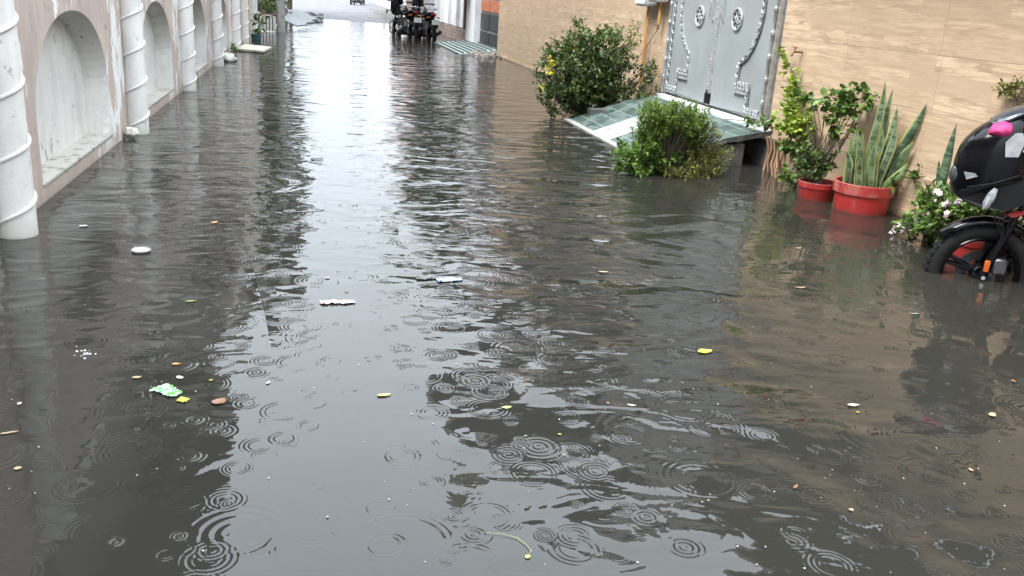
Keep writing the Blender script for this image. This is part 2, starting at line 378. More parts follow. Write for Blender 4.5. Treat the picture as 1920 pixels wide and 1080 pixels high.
# ---------------------------------------------------------------- flood water
def water_mat():
    m, t, b = nodes('murky flood water'); g = G(t)
    P = g.n('ShaderNodeNewGeometry').outputs['Position']; p = g.sep(P)
    b.inputs['IOR'].default_value = 1.38; b.inputs['Roughness'].default_value = .01
    murk = g.mix(g.ss(g.noise(g.pos(), .8, 4), .3, .7), (.0275, .0260, .0212), (.0225, .0215, .0178))
    g.l(murk, b.inputs['Base Color'])
    x, y = p[0], p[1]
    flat = g.n('ShaderNodeCombineXYZ'); g.l(x, flat.inputs[0]); g.l(y, flat.inputs[1]); flat = flat.outputs[0]
    def mp(sc, off=(0, 0, 0), rz=0.0):
        q = g.n('ShaderNodeMapping'); q.inputs['Scale'].default_value = sc; q.inputs['Location'].default_value = off; q.inputs['Rotation'].default_value = (0, 0, rz)
        g.l(flat, q.inputs[0]); return q.outputs[0]
    # how rough the surface is, from calm puddle near the camera to wind ripple farther up the lane
    far = g.ss(y, 3.2, 6.5)
    band = g.math('MULTIPLY', g.math('MULTIPLY', g.ss(x, .25, .75), g.ss(x, 3.0, 1.9)), g.ss(y, 1.5, 2.6, .45, 1.0))          # busy strip right of the sky gap
    bandn = g.math('MULTIPLY', band, g.ss(g.noise(mp((1, 1, 1)), 1.1, 2), .42, .6))
    leftb = g.math('MULTIPLY', g.ss(x, -.15, -.45), g.ss(y, 2.9, 3.6))
    act = g.math('MAXIMUM', g.math('MAXIMUM', far, g.math('MULTIPLY', bandn, 1.45)), g.math('MULTIPLY', leftb, .6))
    act = g.math('ADD', g.math('MULTIPLY', act, .82), g.math('MAXIMUM', g.ss(x, .1, .9, .10, .62), g.ss(x, -.1, -.4, .1, .22)))
    # wall side beyond the big bush is sheltered
    act = g.math('MULTIPLY', act, g.ss(g.math('SUBTRACT', x, g.math('MULTIPLY', y, .06)), 2.75, 1.9, .16, 1.0))
    act = g.math('MULTIPLY', act, g.ss(y, 24, 7, .5, 1.0))
    w1 = g.noise(mp((.8, 1.2, 1), rz=.25), 1.7, 1, .4, 1.4)
    w2 = g.noise(mp((.75, 1.35, 1), (3, 1, 0), -.22), 4.2, 1, .4, 1.5)
    w3 = g.noise(mp((.9, 1.2, 1), (7, 5, 0), .5), 11.0, 2, .45, .6)
    h = g.math('MULTIPLY', w1, .022)
    h = g.math('ADD', h, g.math('MULTIPLY', g.math('MULTIPLY', w2, .0085), g.math('MULTIPLY', g.ss(y, 15, 5, .3, 1.0), g.ss(x, 2.3, 1.2, .30, .85))))
    h = g.math('ADD', h, g.math('MULTIPLY', g.math('MULTIPLY', w3, .0022), g.ss(y, 14, 5)))
    h = g.math('MULTIPLY', h, act)
    w4 = g.noise(mp((1, 1.1, 1), (1, 8, 0)), 24.0, 2, .5, .3)
    h = g.math('ADD', h, g.math('MULTIPLY', g.math('MULTIPLY', w4, .00042), g.math('MULTIPLY', g.ss(y, 7, 3.5), g.ss(g.noise(mp((1, 1, 1), (4, 4, 0)), 1.3, 3), .45, .62))))
    swell = g.noise(mp((1, 1, 1), (9, 2, 0)), .9, 2)
    h = g.math('ADD', h, g.math('MULTIPLY', swell, .016))
    # rain-drop rings: one drop per Voronoi cell, each at a random age
    def drops(scale, off, lam, width, rmin, rmax, amp, keep):
        v = mp((1, 1, 1), off)
        vo = g.n('ShaderNodeTexVoronoi', voronoi_dimensions='2D', feature='F1'); vo.inputs['Scale'].default_value = scale; g.l(v, vo.inputs['Vector'])
        ve = g.n('ShaderNodeTexVoronoi', voronoi_dimensions='2D', feature='DISTANCE_TO_EDGE'); ve.inputs['Scale'].default_value = scale; g.l(v, ve.inputs['Vector'])
        d = g.math('DIVIDE', vo.outputs['Distance'], scale)
        wn = g.n('ShaderNodeTexWhiteNoise', noise_dimensions='3D'); g.l(vo.outputs['Color'], wn.inputs['Vector'])
        rc = g.n('ShaderNodeSeparateColor'); g.l(wn.outputs['Color'], rc.inputs[0])
        age = rc.outputs[0]
        r0 = g.math('ADD', g.math('MULTIPLY', age, rmax - rmin), rmin)
        q = g.math('SUBTRACT', d, r0)
        e = g.math('DIVIDE', q, width); e = g.math('EXPONENT', g.math('MULTIPLY', g.math('MULTIPLY', e, e), -1.0))
        wv = g.math('SINE', g.math('MULTIPLY', q, 2*PI/lam))
        k = g.math('MULTIPLY', wv, e)
        k = g.math('MULTIPLY', k, g.math('GREATER_THAN', rc.outputs[1], 1-keep))
        k = g.math('MULTIPLY', k, g.ss(ve.outputs['Distance'], 0.0, .10))
        k = g.math('MULTIPLY', k, g.math('SUBTRACT', 1.15, age))
        k = g.math('MULTIPLY', k, g.ss(g.noise(mp((1, 1, 1), (off[0]*2, 3, 0)), 6.5, 2), .36, .54, .25, 1.0))
        return g.math('MULTIPLY', k, amp)
    for a in ((1.9, (0, 0, 0), .023, .030, .03, .14, .00055, .7), (2.9, (4.3, 1.7, 0), .017, .020, .02, .10, .00045, .75),
              (4.2, (9.1, 3.3, 0), .015, .018, .012, .075, .00045, .8), (3.4, (1.1, 9.3, 0), .017, .020, .015, .09, .00045, .7), (6.5, (2.2, 8.8, 0), .011, .012, .006, .045, .00028, .6),
              (1.25, (5.5, 6.1, 0), .034, .050, .08, .24, .00035, .5)):
        h = g.math('ADD', h, g.math('MULTIPLY', drops(*a), g.ss(x, .1, .6, .85, 1.5)))
    g.l(g.bump(h, 1.0, 1.0), b.inputs['Normal'])
    return m
M_WATER = water_mat()

def grid_sheet(name, xs, ys, zf, m, kind='structure'):
    mb = MB(); nx = len(xs)
    for y in ys:
        for x in xs: mb.v.append((x, y, zf(x, y)))
    for j in range(len(ys)-1):
        for i in range(nx-1): a = j*nx+i; mb.f.append((a, a+1, a+1+nx, a+nx))
    o = mb.build(name, m, smooth=True, auto=0); tag(o, kind=kind); return o
def street_z(x, y):
    c = -.28
    if y > 20: c += (min(y, 41)-20)*.0136
    if y > 41: c += (y-41)*.0035
    return c + .02*noise.noise(Vector((x*.35, y*.12, 0)))*(1 if y > 25 else 0) + (.03*abs(x-1.2)**2*.12 if y > 30 else 0)
grid_sheet('street', [-40, -8, -3, -1.6, -.8, 0, .8, 1.6, 2.4, 3.2, 4, 4.8, 9, 45], [-20, -5, 5, 15, 20, 24, 27, 30, 32, 34, 36, 38, 40, 42, 44, 47, 50, 55, 60, 70, 90, 120, 160, 220], street_z, M_PAVE)
grid_sheet('flood_water', [-7, -1.7, 1.5, 4.4, 11], [-6, 0, 5, 10, 20, 30, 40, 46], lambda x, y: 0.0, M_WATER)

# ---------------------------------------------------------------- left wall with arched niches
XL = -1.65
def window(parent, side, x, y0, y1, z0, z1, mw=None):
    """window on a wall face whose outward normal is +x (side=1) or -x (side=-1)"""
    mb = MB(); d = .05*side; t = .06
    for (a, b_, c, e) in ((y0, y1, z0, z0+t), (y0, y1, z1-t, z1), (y0, y0+t, z0+t, z1-t), (y1-t, y1, z0+t, z1-t), ((y0+y1)/2-.025, (y0+y1)/2+.025, z0+t, z1-t)):
        mb.box(min(x, x+d), max(x, x+d), a, b_, c, e)
    f = mb.build('window', M_WOODB, parent, smooth=False)
    MB().box(min(x+.004*side, x+.02*side), max(x+.004*side, x+.02*side), y0+t, y1-t, z0+t, z1-t).build('pane', mw or M_GLASS, f, smooth=False)
    MB().box(min(x, x+.45*side), max(x, x+.45*side), y0-.1, y1+.1, z1+.05, z1+.12).build('sun_shade', M_CONCL, f, smooth=False)
lw = thing('plastered_wall', (XL, 12, 0), 'long pinkish plastered house wall with peeling white patches, arched niches and ringed columns', 'wall')
niches = [(-1.1+3.51*i if i else -1.1, 0) for i in range(0)]
NA = [(2.35, 4.38), (5.89, 7.92), (9.40, 11.40), (12.95, 14.95), (16.55, 18.55), (20.15, 21.75)]
ZT = 1.9
mb = MB(); xw = XL
def archz(t, zs=.50, zt=1.12):           # t in -1..1
    return zs + (zt-zs)*math.sqrt(max(0, 1-abs(t)**2.15))
def quad(a, b, c, d): mb.add([a, b, c, d], [(0, 1, 2, 3)])
yc = -4.0
for (a, b_) in NA:
    quad((xw, yc, -.4), (xw, a, -.4), (xw, a, ZT), (xw, yc, ZT))
    quad((xw, a, -.4), (xw, b_, -.4), (xw, b_, .11), (xw, a, .11))
    N = 28; prev = None
    for i in range(N+1):
        tt = -math.cos(PI*i/N); y = (a+b_)/2 + tt*(b_-a)/2; z = archz(tt)
        if prev: quad((xw, prev[0], prev[1]), (xw, y, z), (xw, y, ZT), (xw, prev[0], ZT))
        prev = (y, z)
    yc = b_
quad((xw, yc, -.4), (xw, 22.6, -.4), (xw, 22.6, ZT), (xw, yc, ZT))
mb.add([(xw, 22.6, -.4), (xw-.5, 22.6, -.4), (xw-.5, 22.6, ZT), (xw, 22.6, ZT)], [(0, 1, 2, 3)])
mb.build('wall_face', M_PINK, lw, smooth=False, normals=False)
ND = .17
for (a, b_) in NA:
    mb = MB(); xb = xw-ND; N = 28
    prof = [(a, .11)] + [((a+b_)/2 - math.cos(PI*i/N)*(b_-a)/2, archz(-math.cos(PI*i/N))) for i in range(N+1)] + [(b_, .11)]
    for i in range(len(prof)-1):
        (y0, z0), (y1, z1) = prof[i], prof[i+1]
        sh = lambda y, z: (xb, (a+b_)/2 + (y-(a+b_)/2)*.93, .11+(z-.11)*.955)
        mb.add([(xw, y0, z0), (xw, y1, z1), sh(y1, z1), sh(y0, z0)], [(0, 1, 2, 3)])
    mb.add([sh(y, z) for (y, z) in prof], [tuple(range(len(prof)))])
    nch = mb.build('niche', M_WASH, lw, smooth=True, auto=50, normals=False)
    s_ = MB(); n_ = 16
    for i in range(n_+1):
        y = a + (b_-a)*i/n_; e = .004*noise.noise(Vector((y*7, 3, 1)))
        for (x, z) in ((xb, .118+e), (xw+.002, .113+e), (xw+.006+e, .098), (xw+.001, .09)): s_.v.append((x, y, z))
    for i in range(n_):
        for k in range(3): q = i*4+k; s_.f.append((q, q+1, q+5, q+4))
    s_.build('sill', M_SILL, nch, auto=50, normals=False)
for k, yc in enumerate([1.6, 5.12, 8.66, 12.17, 15.85, 19.55, 22.0]):
    r = .098; cx = XL+.065
    mb = MB(); mb.lathe([(r, -.4), (r, 0), (r*.995, 1), (r, ZT)], (cx, yc, 0), 28)
    c = mb.build('column', M_COLM, lw)
    rope = MB(); pitch = .31; z0 = -.44+.02*math.sin(k*2.2+5); n_ = 24; pts = []
    total = int((ZT-.02-z0)/pitch*n_)
    for i in range(total):
        ang = 2*PI*i/n_; pts.append((cx+(r+.002)*math.cos(ang), yc+(r+.002)*math.sin(ang), z0+pitch*i/n_))
    rope.tube(pts, .0115, 7).build('spiral_band', M_COLM, c)
MB().box(XL-.30, XL+.02, -4, 22.6, ZT, ZT+.12, .01).build('ledge', M_COLM, lw, smooth=False)
# upper storeys (seen mirrored in the water)
up = MB().box(XL-4, XL-.28, -4, 13.8, -.4, 5.9).box(XL-4, XL-.30, 13.9, 22.6, -.4, 8.2)
up.build('upper_storey', M_UPL, lw, smooth=False)
for (y0, z0) in ((1.0, 2.9), (5.2, 2.9), (9.6, 2.9), (15, 2.9), (19, 2.9), (15, 5.6), (19, 5.6)): window(lw, 1, XL-.28 if y0 < 14 else XL-.30, y0, y0+1.2, z0, z0+1.3)
MB().box(XL-.27, XL+.55, 7.6, 12.2, 4.6, 4.75).build('balcony_slab', M_UPL, lw, smooth=False)

# wall further up the lane, left
w2 = thing('cream_wall', (XL, 26, 0), 'short cream wall with a rust coloured pipe beyond the last white column', 'wall')
MB().box(XL-4, XL-.06, 22.75, 28.6, -.4, 7.5).build('wall', M_CREAM, w2, smooth=False)
MB().tube([(XL-.02, 24.6, -.3), (XL-.02, 24.6, 3)], .03).build('drain_pipe', M_YPIPE, w2)
MB().box(XL-.058, XL+.06, 26.9, 27.3, -.4, 5).build('pilaster', M_WHITEW, w2, smooth=False)
b2 = thing('balcony_house', (-3, 38, 0), 'tall grey house with stacked balconies far up the left side, seen mirrored in the water', 'building')
mb = MB().box(-8, -1.75, 31.8, 46, -.4, 12.5); mb.build('wall', M_UPL, b2, smooth=False)
for z in (3.4, 6.6, 9.8):
    MB().box(-1.748, -.42, 32.5, 44, z, z+.18).build('balcony_slab', M_UPR, b2, smooth=False)
    rl = MB().box(-.50, -.42, 32.5, 44, z+.182, z+1.1); rl.build('balcony_parapet', M_UPL, b2, smooth=False)
    window(b2, 1, -1.75, 34, 36, z+.4, z+2.3); window(b2, 1, -1.75, 39, 41, z+.4, z+2.3)

# ---------------------------------------------------------------- right side: tiled wall
XR = 4.37
rw = thing('tiled_wall', (XR, 12, 0), 'wall clad in pale wood look tiles around the grey double gate', 'wall')
mb = MB()
mb.box(XR, XR+.25, -6, 8.08, -.4, 2.15).box(XR, XR+.25, 10.86, 22.1, -.4, 2.15).box(XR, XR+.25, 8.08, 10.86, -.4, .34)
mb.build('tile_cladding', M_TILE, rw, smooth=False)
MB().box(XR-.012, XR-.001, -6, 7.75, -.4, .062).box(XR-.012, XR-.001, 10.9, 22.1, -.4, .062).build('skirting_tile', M_TILE, rw, smooth=False)
MB().box(XR-.03, XR+.254, -6, 8.08, 2.15, 2.2).box(XR-.03, XR+.254, 10.86, 22.1, 2.15, 2.2).build('coping', M_CONCL, rw, smooth=False)
# houses behind it (seen mirrored in the water)
h1 = thing('corner_house', (6, 16, 0), 'grey rendered house behind the far end of the tiled wall, seen mirrored in the water', 'building')
MB().box(XR+.26, 11, 12.2, 22, -.4, 7.3).build('wall', M_UPR, h1, smooth=False)
MB().box(1.95, XR+.258, 12.21, 15.8, 5.5, 5.7).build('roof_terrace', M_UPR, h1, smooth=False)
MB().box(1.95, 2.07, 12.21, 15.8, 5.702, 6.6).build('terrace_parapet', M_UPL, h1, smooth=False)
MB().box(XR-.6, XR+.258, 16.2, 21.5, 3.6, 3.75).build('balcony_slab', M_WHITEW, h1, smooth=False)
MB().box(XR-.6, XR-.5, 16.2, 21.5, 3.752, 4.6).build('balcony_parapet', M_ROSE, h1, smooth=False)
for y0 in (12.8, 16.2, 19.2): window(h1, -1, XR+.26, y0, y0+1.3, 4.0, 5.2)
MB().box(XR+.258, 5.6, 8.3, 12.19, 2.2, 4.15).build('gate_lodge', M_UPR, h1, smooth=False)
h2 = thing('near_house', (7, -2, 0), 'dark house with a flat porch roof, mirrored in the lower right water', 'building')
MB().box(XR+.26, 10, -6, 3, 2.2, 7.5).build('wall', M_UPR, h2, smooth=False)
MB().box(3.4, 5.2, 3.0, 7.5, 3.0, 3.2).box(5.2, 8.2, 6.7, 7.8, 3.02, 3.25).box(8.2, 10, 3, 8, -.3, 3.25).build('porch_roof', M_UPR, h2, smooth=False)
window(h2, -1, XR+.26, .5, 2.2, 3.9, 5.6)

# ---------------------------------------------------------------- grey double gate
GX = XR-.03
gt = thing('double_gate', (GX, 9.47, .38), 'grey steel double gate with scroll borders and round medallions above the tiled ramp', 'gate')
YC, HW, GZ0, GZ1 = 9.47, 1.36, .385, 2.48
outline = [(1.03, 1.50), (1.035, 1.40), (1.0, 1.24), (.93, 1.10), (.82, .98), (.66, .89), (.66, .70), (.94, .70), (.94, .415)]
outline = [(a, b_) for (a, b_) in outline]
full = outline[::-1] + [(a, 2*1.46-b_) for (a, b_) in outline[1:6]] + [(.5, 2.12), (.25, 2.2), (.02, 2.22)]
def seg_ribbon(mb, pts, w, th, x):
    for (p, q) in zip(pts[:-1], pts[1:]):
        d = Vector((0, q[0]-p[0], q[1]-p[1])); L = d.length
        if L < 1e-6: continue
        d.normalize(); n = Vector((0, -d.z, d.y))
        c = Vector((x, (p[0]+q[0])/2, (p[1]+q[1])/2))
        mb.obox(c, (1, 0, 0), d, n, th/2, L/2 + .003, w/2)
def scroll(mb, pts, x, step=.045, r=.016):
    """row of little cast leaves along a path"""
    acc = 0; i = 0
    for (p, q) in zip(pts[:-1], pts[1:]):
        L = math.hypot(q[0]-p[0], q[1]-p[1]); n = max(1, int(L/step))
        dx, dz = (q[0]-p[0])/L, (q[1]-p[1])/L
        for k in range(n):
            u = (k+.5)/n; c = (p[0]+(q[0]-p[0])*u, p[1]+(q[1]-p[1])*u); i += 1; sg = 1 if i % 2 else -1
            a0 = math.atan2(dz, dx) + sg*.75
            P3 = [(x, c[0]+math.cos(a0)*s_*step*.62 - math.sin(a0)*sg*.011*math.sin(PI*(s_+1)/2), c[1]+math.sin(a0)*s_*step*.62 + math.cos(a0)*sg*.011*math.sin(PI*(s_+1)/2)) for s_ in (-1, -.5, 0, .5, 1)]
            mb.tube(P3, [.003, .008, .0115, .008, .003], 5)
for sg in (-1, 1):
    lf = MB(); y0, y1 = (YC+.006, YC+HW-.06) if sg > 0 else (YC-HW+.06, YC-.006)
    lf.box(GX, GX+.035, y0, y1, GZ0, GZ1, .004)
    leaf = lf.build('gate_leaf', M_STEEL, gt, smooth=False)
    pts = [(YC+sg*a, b_) for (a, b_) in full]
    pa = MB(); poly = [(GX-.0015, YC+sg*.03, GZ0+.01)] + [(GX-.0015, y, z) for (y, z) in pts] 
    pa.prism(poly, (-1, 0, 0), .013); pa.build('raised_panel', M_STEEL, leaf, smooth=False)
    rb = MB(); seg_ribbon(rb, pts, .040, .010, GX-.018); scroll(rb, pts, GX-.030)
    inner = [(YC+sg*(a-.045), b_ + (0 if i > 0 else 0)) for i, (a, b_) in enumerate(full)]
    bp = [(YC+sg*.66, .655), (YC+sg*.95, .655)]; seg_ribbon(rb, bp, .09, .016, GX-.020); scroll(rb, bp, GX-.034, .03); scroll(rb, [(p[0], p[1]+.035) for p in bp], GX-.034, .03)
    bp = [(YC+sg*.95, .44), (YC+sg*1.27, .44)]; seg_ribbon(rb, bp, .085, .016, GX-.020); scroll(rb, bp, GX-.034, .03); scroll(rb, [(p[0], p[1]+.03) for p in bp], GX-.034, .03)
    rb.build('scroll_border', M_CAST, leaf, auto=60)
    sh = MB(); sh.box(GX-.045, GX-.004, min(YC+sg*.64, YC+sg*.96), max(YC+sg*.64, YC+sg*.96), .598, .610); sh.build('bracket_lip', M_SILVER, leaf, smooth=False)
    # medallion
    md = MB(); cy, cz, rr = YC+sg*.485, 1.33, .108
    md.tube([(GX-.026, cy+rr*math.cos(t), cz+rr*math.sin(t)) for t in np.linspace(0, 2*PI, 40, endpoint=False)], .014, 8, closed=True)
    for k in range(8):
        a0 = 2*PI*k/8
        md.tube([(GX-.024, cy+math.cos(a0+s_*.55)*q, cz+math.sin(a0+s_*.55)*q) for (q, s_) in ((.02, 0), (.045, .25), (.07, .8), (.088, .3), (.10, 0))], [.009, .010, .008, .008, .007], 6)
    md.tube([(GX-.026, cy+.022*math.cos(t), cz+.022*math.sin(t)) for t in np.linspace(0, 2*PI, 16, endpoint=False)], .008, 6, closed=True)
    mo = md.build('medallion', M_CAST, leaf, auto=60)
    bk = MB(); bk.lathe([(0.001, 0), (.105, 0), (.105, .006)], (GX-.021, cy, cz), 32, 'x'); bk.build('medallion_shade_disc', M_DARK, mo)  # flat disc, the shade behind the openwork is put into its dark colour
    hd = MB(); hy = YC+sg*.14
    hd.tube([(GX-.015, hy, 1.32), (GX-.06, hy, 1.34), (GX-.06, hy, 1.72), (GX-.015, hy, 1.74)], .011, 8)
    hd.lathe([(.001, -.004), (.022, -.004), (.022, .004)], (GX-.018, hy, 1.30), 14, 'x'); hd.build('handle', M_SILVER, leaf)
    # side post with rope moulding
    py = YC+sg*(HW-.028)
    ps = MB(); ps.box(GX-.03, GX+.04, py-.028, py+.028, GZ0-.01, GZ1+.02, .004); fr = ps.build('gate_post', M_SILVER, gt, smooth=False)
    tw = MB(); scroll(tw, [(YC+sg*(HW-.085), GZ0+.05), (YC+sg*(HW-.085), GZ1-.05)], GX-.014, .05)
    tw.build('scroll_strip', M_CAST, fr, auto=60)
    rod = MB(); prof = []
    z = GZ0
    while z < GZ1:
        prof += [(.016, z), (.016, z+.16), (.024, z+.17), (.024, z+.18), (.018, z+.185), (.024, z+.19), (.024, z+.20), (.016, z+.21)]; z += .22
    rod.lathe(prof, (GX-.045, py, 0), 12); rod.build('turned_rod', M_SILVER, fr)
st = MB(); st.box(GX-.03, GX-.001, YC-.045, YC+.045, GZ0+.005, GZ1, .004)
z = .45
while z < 2.45:
    st.lathe([(.001, -.008), (.007, -.006), (.010, .001)], (GX-.0305, YC+.02, z), 8, 'x'); z += .055
st.build('meeting_stile', M_SILVER, gt, smooth=False)
MB().box(GX-.04, GX-.005, YC-.06, YC+.06, .40, .52, .004).tube([(GX-.05, YC-.01, .41), (GX-.05, YC-.01, .56)], .008).build('floor_bolt', M_BLACKM, gt, smooth=False)
MB().box(GX-.10, GX+.06, YC-HW, YC+HW, .340, .362, .003).build('threshold', M_WHITEW, gt, smooth=False)
MB().box(GX-.002, GX+.03, YC-HW+.02, YC+HW-.02, .3625, .3845).build('gap_shade_strip', M_DARK, gt, smooth=False)  # black strip standing in for the shade of the gap under the leaves
MB().box(GX-.04, GX+.04, YC-HW, YC+HW, GZ1+.022, GZ1+.09).build('top_rail', M_SILVER, gt, smooth=False)

# ---------------------------------------------------------------- tiled ramp over a culvert
rp = thing('entrance_ramp', (3.8, 9.3, -.3), 'green and white tiled ramp sloping from the gate into the water', 'ramp')
xs = [3.10, 3.25, 3.45, 3.66, 3.80, 4.00, 4.27]
def rz(x): return .012 + (x-3.10)*.36 if x < 3.80 else (.264 + (x-3.80)*.19)
mb = MB(); ys = [7.80+.1*noise.noise(Vector((i, 0, 0)))*0 + 2.95*i/12 for i in range(13)]
for j, y in enumerate(ys):
    for x in xs: mb.v.append((x, y if j else y+.03*noise.noise(Vector((x*6, 1, 2))), rz(x)))
nx = len(xs)
for j in range(len(ys)-1):
    for i in range(nx-1): a = j*nx+i; mb.f.append((a, a+1, a+1+nx, a+nx))
mb.build('tile_top', M_RAMP, rp, smooth=False, normals=False)
sb = MB(); r2 = random.Random(3)
low = []; 
for i in range(25):
    x = 3.10+1.17*i/24; low.append((x, 7.80+.03*noise.noise(Vector((x*6, 1, 2))), rz(x)-.05-.03*noise.noise(Vector((x*9, 5, 2))) ))
for i in range(24):
    (x0, y0, z0), (x1, y1, z1) = low[i], low[i+1]
    sb.add([(x0, y0-.004, rz(x0)-.003), (x1, y1-.004, rz(x1)-.003), (x1, y1-.004, z1), (x0, y0-.004, z0)], [(0, 1, 2, 3)])
    sb.add([(x0, y0-.004, z0), (x1, y1-.004, z1), (x1, 10.72, z1), (x0, 10.72, z0)], [(0, 1, 2, 3)])
sb.build('slab', M_CONC, rp, smooth=False, normals=False)
MB().box(3.30, 3.95, 7.84, 8.02, -.4, .20).box(3.93, 4.02, 7.83, 8.0, -.4, .215, .01).build('side_wall', M_CONC, rp, smooth=False)
MB().box(4.235, 4.36, 7.80, 8.1, -.4, .255, .01).box(3.3, 3.45, 8.02, 10.7, -.4, .03).box(3.3, 4.36, 10.5, 10.72, -.4, .16).build('abutment', M_CONC, rp, smooth=False)
MB().box(3.02, 3.10, 7.95, 10.76, -.3, .014, .004).build('front_curb', M_CONCL, rp, smooth=False)

# ---------------------------------------------------------------- foliage helpers
def add_leaf(L, c, d, up, size, w, fold=.25, kind='broad'):
    """one leaf: folded blade along d"""
    side = d.cross(up)
    if side.length < 1e-4: side = d.cross(Vector((1, .3, .2)))
    side.normalize(); n = side.cross(d).normalized()
    o = len(L[0]); s = size
    if kind == 'broad':
        L[0] += [c, c+d*s*.35+side*s*w+n*s*fold*w, c+d*s*.72+side*s*w*.75+n*s*fold*w*.6-n*s*.05, c+d*s-n*s*.12, c+d*s*.72-side*s*w*.75+n*s*fold*w*.6-n*s*.05, c+d*s*.35-side*s*w+n*s*fold*w, c+d*s*.5]
        L[1] += [(o, o+1, o+2, o+6), (o+6, o+2, o+3), (o, o+6, o+4, o+5), (o+6, o+3, o+4)]
        return 4
    L[0] += [c, c+d*s*.5+side*s*w, c+d*s, c+d*s*.5-side*s*w]; L[1] += [(o, o+1, o+2, o+3)]
    return 1
def rv3(r=random): 
    while True:
        v = Vector((r.uniform(-1, 1), r.uniform(-1, 1), r.uniform(-1, 1)))
        if .05 < v.length < 1: return v.normalized()
def finish_leaves(L, rn, name, m, parent):
    mb = MB(); mb.v = [tuple(v) for v in L[0]]; mb.f = L[1]
    return mb.build(name, m, parent, smooth=False, rnd=rn, normals=False)
def bush(root, name, m, lobes, nclump, nleaf, size, w, kind='broad', up=.5, base=None, seed=1, clump_r=.1, bark=None, shade=None, stem_r=.008, inner=.55, zmin=-.02, rag=.3):
    r = random.Random(seed); L = [[], []]; rn = []; tw = MB(); W_ = [l[3]*l[4]*l[5] for l in lobes]
    for i in range(nclump):
        l = r.choices(lobes, W_)[0]; u = rv3(r); q = (inner + (1-inner)*r.random()**.6)
        bumpy = 1 + rag*noise.noise(u*3.1 + Vector((seed, 0, 0)))
        c = Vector((l[0]+u.x*l[3]*q*bumpy, l[1]+u.y*l[4]*q*bumpy, l[2]+u.z*l[5]*q*bumpy))
        if c.z < zmin: continue
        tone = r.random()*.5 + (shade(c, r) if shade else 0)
        ax = (u*(1-up) + Vector((0, 0, up)) + rv3(r)*.35).normalized()
        if base and i % 3 == 0:
            mid = (Vector(base)+c)/2 + rv3(r)*.05
            tw.tube([Vector(base)+rv3(r)*.03, mid, c], [stem_r, stem_r*.7, stem_r*.3], 5)
        for k in range(nleaf):
            t = r.random(); p = c + ax*clump_r*(t-.5)*1.6 + rv3(r)*clump_r*.5*r.random()
            if p.z < zmin: p.z = zmin + r.random()*.03
            d = (ax*.7 + rv3(r)*.9 + u*.2).normalized()
            nf = add_leaf(L, p, d, Vector((0, 0, 1)) + rv3(r)*.4, size*r.uniform(.6, 1.15), w, kind=kind)
            v = min(1, max(0, tone + r.uniform(-.2, .3))); rn += [v]*nf
    finish_leaves(L, rn, name, m, root)
    if tw.v: tw.build('branches', bark or M_BARK, root)

M_LBUSH = leafmat('dark shrub leaves', (.030, .050, .012), (.10, .155, .032), (.20, .26, .06), .42)
M_LCON = leafmat('feathery shrub leaves', (.07, .12, .018), (.19, .27, .045), (.28, .25, .06), .55)
M_LLIGHT = leafmat('yellow green leaves', (.14, .22, .03), (.40, .46, .07), (.62, .58, .10), .42)
M_LGREEN = leafmat('fresh green leaves', (.05, .10, .018), (.16, .26, .045), (.27, .36, .08), .42)
M_LSPIR = leafmat('rusty shrub leaves', (.10, .12, .03), (.24, .24, .06), (.34, .17, .08), .55)
M_LFAR = leafmat('tree leaves', (.03, .10, .006), (.09, .24, .015), (.16, .32, .03), .5)
M_YEL = leafmat('yellow blossom', (.50, .42, .03), (.65, .58, .05), None, .5)
M_PET = leafmat('pink white petals', (.50, .32, .40), (.66, .54, .60), None, .5)

# big dark shrub
b1 = thing('leafy_shrub', (3.45, 11.25, -.1), 'large rounded dark green shrub standing in the water left of the gate', 'shrub')
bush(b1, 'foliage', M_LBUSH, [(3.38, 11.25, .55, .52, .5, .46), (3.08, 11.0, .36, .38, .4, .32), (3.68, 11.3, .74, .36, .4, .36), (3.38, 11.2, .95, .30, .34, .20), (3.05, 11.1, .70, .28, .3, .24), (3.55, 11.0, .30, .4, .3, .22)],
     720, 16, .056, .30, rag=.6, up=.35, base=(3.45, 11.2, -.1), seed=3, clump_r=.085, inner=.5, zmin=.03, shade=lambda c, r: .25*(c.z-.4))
bush(b1, 'side_branch', M_LBUSH, [(3.95, 11.0, .30, .34, .40, .17), (4.12, 10.95, .55, .16, .2, .22)], 90, 12, .05, .3, up=.6, base=(3.6, 11.1, .1), seed=5, clump_r=.09, inner=.2)
bush(b1, 'upper_sprays', M_LSPIR, [(3.95, 11.35, .95, .22, .25, .2)], 40, 14, .045, .22, up=.7, base=(3.7, 11.3, .6), seed=6, clump_r=.1, inner=.2)
bush(b1, 'blossom', M_YEL, [(2.86, 10.95, .58, .05, .06, .16), (2.78, 10.95, .36, .06, .06, .05)], 16, 8, .035, .5, seed=8, clump_r=.04, inner=.2)
